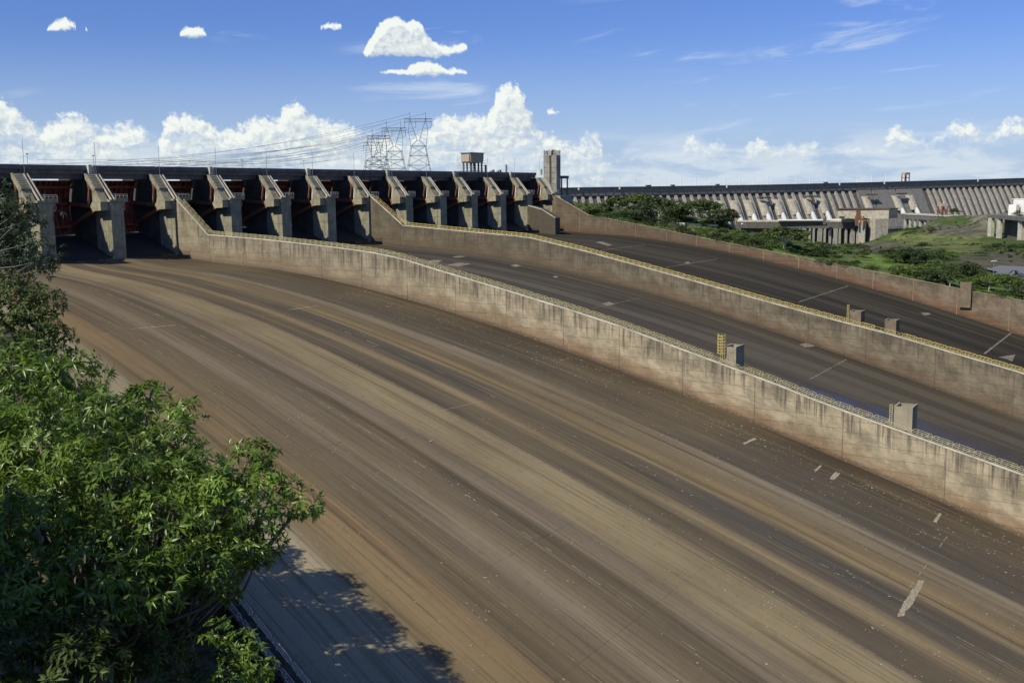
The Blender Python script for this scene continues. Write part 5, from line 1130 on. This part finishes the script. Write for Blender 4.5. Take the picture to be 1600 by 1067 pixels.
SHR = [(905, 329, 11, 15, 'bush', 'tree4'), (918, 334, 10, 14, 'bush', 'tree3'), (985, 350, 9, 14, 'bush', 'tree3'), (1118, 378, 17, 26, 'bush', 'tree2'), (1096, 368, 12, 20, 'bush', 'tree3'), (1136, 382, 18, 30, 'bush', 'tree1'), (1160, 388, 22, 32, 'bush', 'tree1'), (1178, 393, 24, 30, 'bush', 'tree2'), (1150, 374, 16, 26, 'bush', 'tree3'), (1190, 383, 22, 34, 'bush', 'tree1'), (1205, 396, 22, 30, 'bush', 'tree1'), (1226, 393, 38, 62, 'spread', 'tree1'), (1246, 396, 18, 24, 'bush', 'tree2'), (1259, 400, 16, 24, 'bush', 'tree3'), (1276, 402, 20, 26, 'round', 'tree2'), (1292, 402, 26, 38, 'round', 'tree2'), (1299, 417, 14, 26, 'bush', 'tree1'), (1318, 423, 18, 26, 'bush', 'tree1'), (1336, 420, 20, 28, 'bush', 'tree2'), (1326, 396, 24, 28, 'bush', 'tree3'), (1346, 402, 16, 26, 'bush', 'tree1'), (1281, 412, 12, 22, 'bush', 'tree3'), (1360, 428, 14, 24, 'bush', 'tree1'),
 (1378, 403, 15, 17, 'bush', 'tree2'), (1388, 413, 9, 16, 'bush', 'tree3'), (1400, 410, 22, 36, 'round', 'tree2'), (1416, 406, 22, 34, 'bush', 'tree1'), (1428, 413, 26, 40, 'round', 'tree2'), (1446, 410, 24, 36, 'round', 'tree1'), (1464, 414, 20, 32, 'bush', 'tree2'), (1480, 406, 14, 26, 'bush', 'tree3'), (1402, 433, 18, 24, 'round', 'tree1'), (1432, 436, 22, 34, 'round', 'tree1'), (1448, 441, 22, 34, 'bush', 'tree2'), (1470, 444, 26, 36, 'round', 'tree2'), (1484, 450, 26, 30, 'spread', 'tree1'), (1452, 426, 16, 40, 'bush', 'tree3'), (1500, 436, 28, 36, 'round', 'tree2'), (1518, 438, 26, 34, 'round', 'tree2'), (1534, 442, 18, 28, 'bush', 'tree1'), (1512, 446, 14, 22, 'bush', 'tree3'), (1546, 455, 24, 44, 'spread', 'tree3'), (1574, 460, 30, 50, 'spread', 'tree3'), (1592, 464, 24, 40, 'spread', 'tree1'), (1560, 466, 14, 30, 'bush', 'tree1'), (1540, 392, 10, 24, 'bush', 'tree1'), (1556, 391, 12, 28, 'bush', 'tree2'), (1584, 393, 13, 30, 'bush', 'tree1'), (1600, 394, 14, 30, 'bush', 'tree2'), (1530, 400, 8, 26, 'bush', 'tree3'),
 (1455, 364, 11, 14, 'round', 'tree1'), (1420, 365, 10, 24, 'bush', 'tree3'), (1434, 362, 9, 18, 'bush', 'tree1'), (1490, 337, 13, 18, 'bush', 'tree2'), (1506, 335, 13, 18, 'bush', 'tree1'), (1522, 331, 13, 16, 'round', 'tree2'), (1546, 321, 8, 14, 'bush', 'tree1'), (1592, 338, 10, 16, 'bush', 'tree3'), (1480, 430, 14, 30, 'bush', 'tree1'), (1340, 388, 10, 26, 'bush', 'tree2'), (1440, 390, 12, 26, 'bush', 'tree2'), (1310, 405, 10, 22, 'bush', 'tree2'), (1352, 391, 9, 22, 'bush', 'tree1')]
for i in range(36):                               # thicket between the road and the wall
    u = rng.uniform(1060, 1290); vw = np.interp(u, [1060, 1100, 1225, 1300, 1345], [364, 373, 398, 411, 420]); vt = np.interp(u, [1060, 1225, 1345], [356, 366, 400])
    SHR.append((u, rng.uniform(vt+4, vw+1), rng.uniform(8, 14), rng.uniform(16, 28), 'bush', ['tree1', 'tree2', 'tree3', 'tree1'][i % 4]))
def place(lst, fmt, grp, cat):
    order = sorted(range(len(lst)), key=lambda i: lst[i][0]); rank = {i: r for r, i in enumerate(order)}
    for i, (u, v, hp, wp, kind, mt) in enumerate(lst):
        p_, dd = ground(u, v); k = dd/FPX; o = dup(PR[kind, mt, i % 2], (p_[0], p_[1], float(terr(p_[0], p_[1]))-.2), fmt % nth(rank[i]), rng.uniform(0, 6.28), (wp*k*1.25, wp*k*1.25, hp*k*((.92 if grp.startswith('trees in') else 1.1) if u < 1235 or u > 1350 else .8)))
        o['group'] = grp; o['category'] = 'tree' if kind != 'bush' else 'shrub'; o.name = {'spread': 'spreading_tree', 'round': 'round_tree', 'bush': 'shrub'}[kind]
        c = {'tree1': 'green', 'tree2': 'dark green', 'tree3': 'bright green', 'tree4': 'yellow green'}[mt]
        o['label'] = '%s %s %s' % (c, {'spread': 'spreading tree', 'round': 'leafy tree', 'bush': 'shrub'}[kind], o['label'])
UND = [(u_, 352+rng.uniform(-6, 3)*(u_ > 985)-(10 if u_ < 985 else 0), rng.uniform(8, 15), rng.uniform(16, 28), 'bush', ['tree2', 'tree1', 'tree2'][i_ % 3]) for i_, u_ in enumerate(np.arange(935, 1215, 13.0))]
LOW = []
for i in range(44):
    u = rng.uniform(1385, 1600); vw = np.interp(u, [1385, 1500, 1600], [428, 451, 468])
    v = rng.uniform(400, vw+1)
    if 1500 < u and v < 446: v = rng.uniform(446, vw+2)
    LOW.append((u, v, rng.uniform(7, 15), rng.uniform(14, 28), 'bush', ['tree1', 'tree3', 'tree2', 'tree3'][i % 4]))
place(UND, 'under the tree row by the service road, %s from the left', 'underbrush of the tree row', 'shrub')
place(LOW, 'low on the river bank at right, %s from the left', 'low shrubs of the river bank', 'shrub')
place(ROW, 'in the row above the service road, %s from the left', 'trees in the row before the dam', 'tree')
place(SHR, 'on the bank beyond the far wall, %s plant from the left', 'plants on the far bank', 'shrub')
for t in set(PR.values()):
    for c in list(t.children): bpy.data.objects.remove(c)
    bpy.data.objects.remove(t)
# low ground cover on the bank next to the wall: uncountable
n = 5000; x = 314+rng.exponential(60, n); y = rng.uniform(-330, 20, n); z = terr(x, y); C = np.stack([x, y, z+rng.uniform(.1, .9, n)], 1); A = rng.normal(0, .5, C.shape); A[:, 2] += 1
tag(mkobj('ground_cover', leaf_mesh('ground_cover', rosettes(C, A, 6, 1.0, .42, (.4, 1.5))), M['tree3']), 'bright low weeds along the top of the far wall', 'weeds', kind='stuff')
n = 7000; x = rng.uniform(480, 1650, n); y = rng.uniform(-330, 1000, n); k_ = np.sin(x*.021+2*np.sin(y*.013))*np.sin(y*.018+x*.007)+rng.normal(0, .35, n); x, y = x[k_ > .25], y[k_ > .25]; z = terr(x, y)
C = np.stack([x, y, z+rng.uniform(.2, 1.2, len(x))], 1); A = rng.normal(0, .6, C.shape); A[:, 2] += 1
tag(mkobj('scrub', leaf_mesh('scrub', rosettes(C, A, 9, 3.0, 1.5, (.5, 1.5))), M['tree1']), 'low scrub dotted over the rough river bank', 'scrub', kind='stuff')
t = thing('lamp_column', tuple(ground(1552, 432)[0]), 'tall thin floodlight column by the grey water at right', 'lamp'); g0, dd = ground(1552, 432); k = dd/FPX
MB().tube([g0, g0+np.array([0, 0, 24*k])], .22, 5).build('pole', M['steel'], t); MB().tube([g0+np.array([-4*k, 3*k, 24*k]), g0+np.array([4*k, -3*k, 24*k])], .3, 5).build('lamp_bar', M['white'], t)
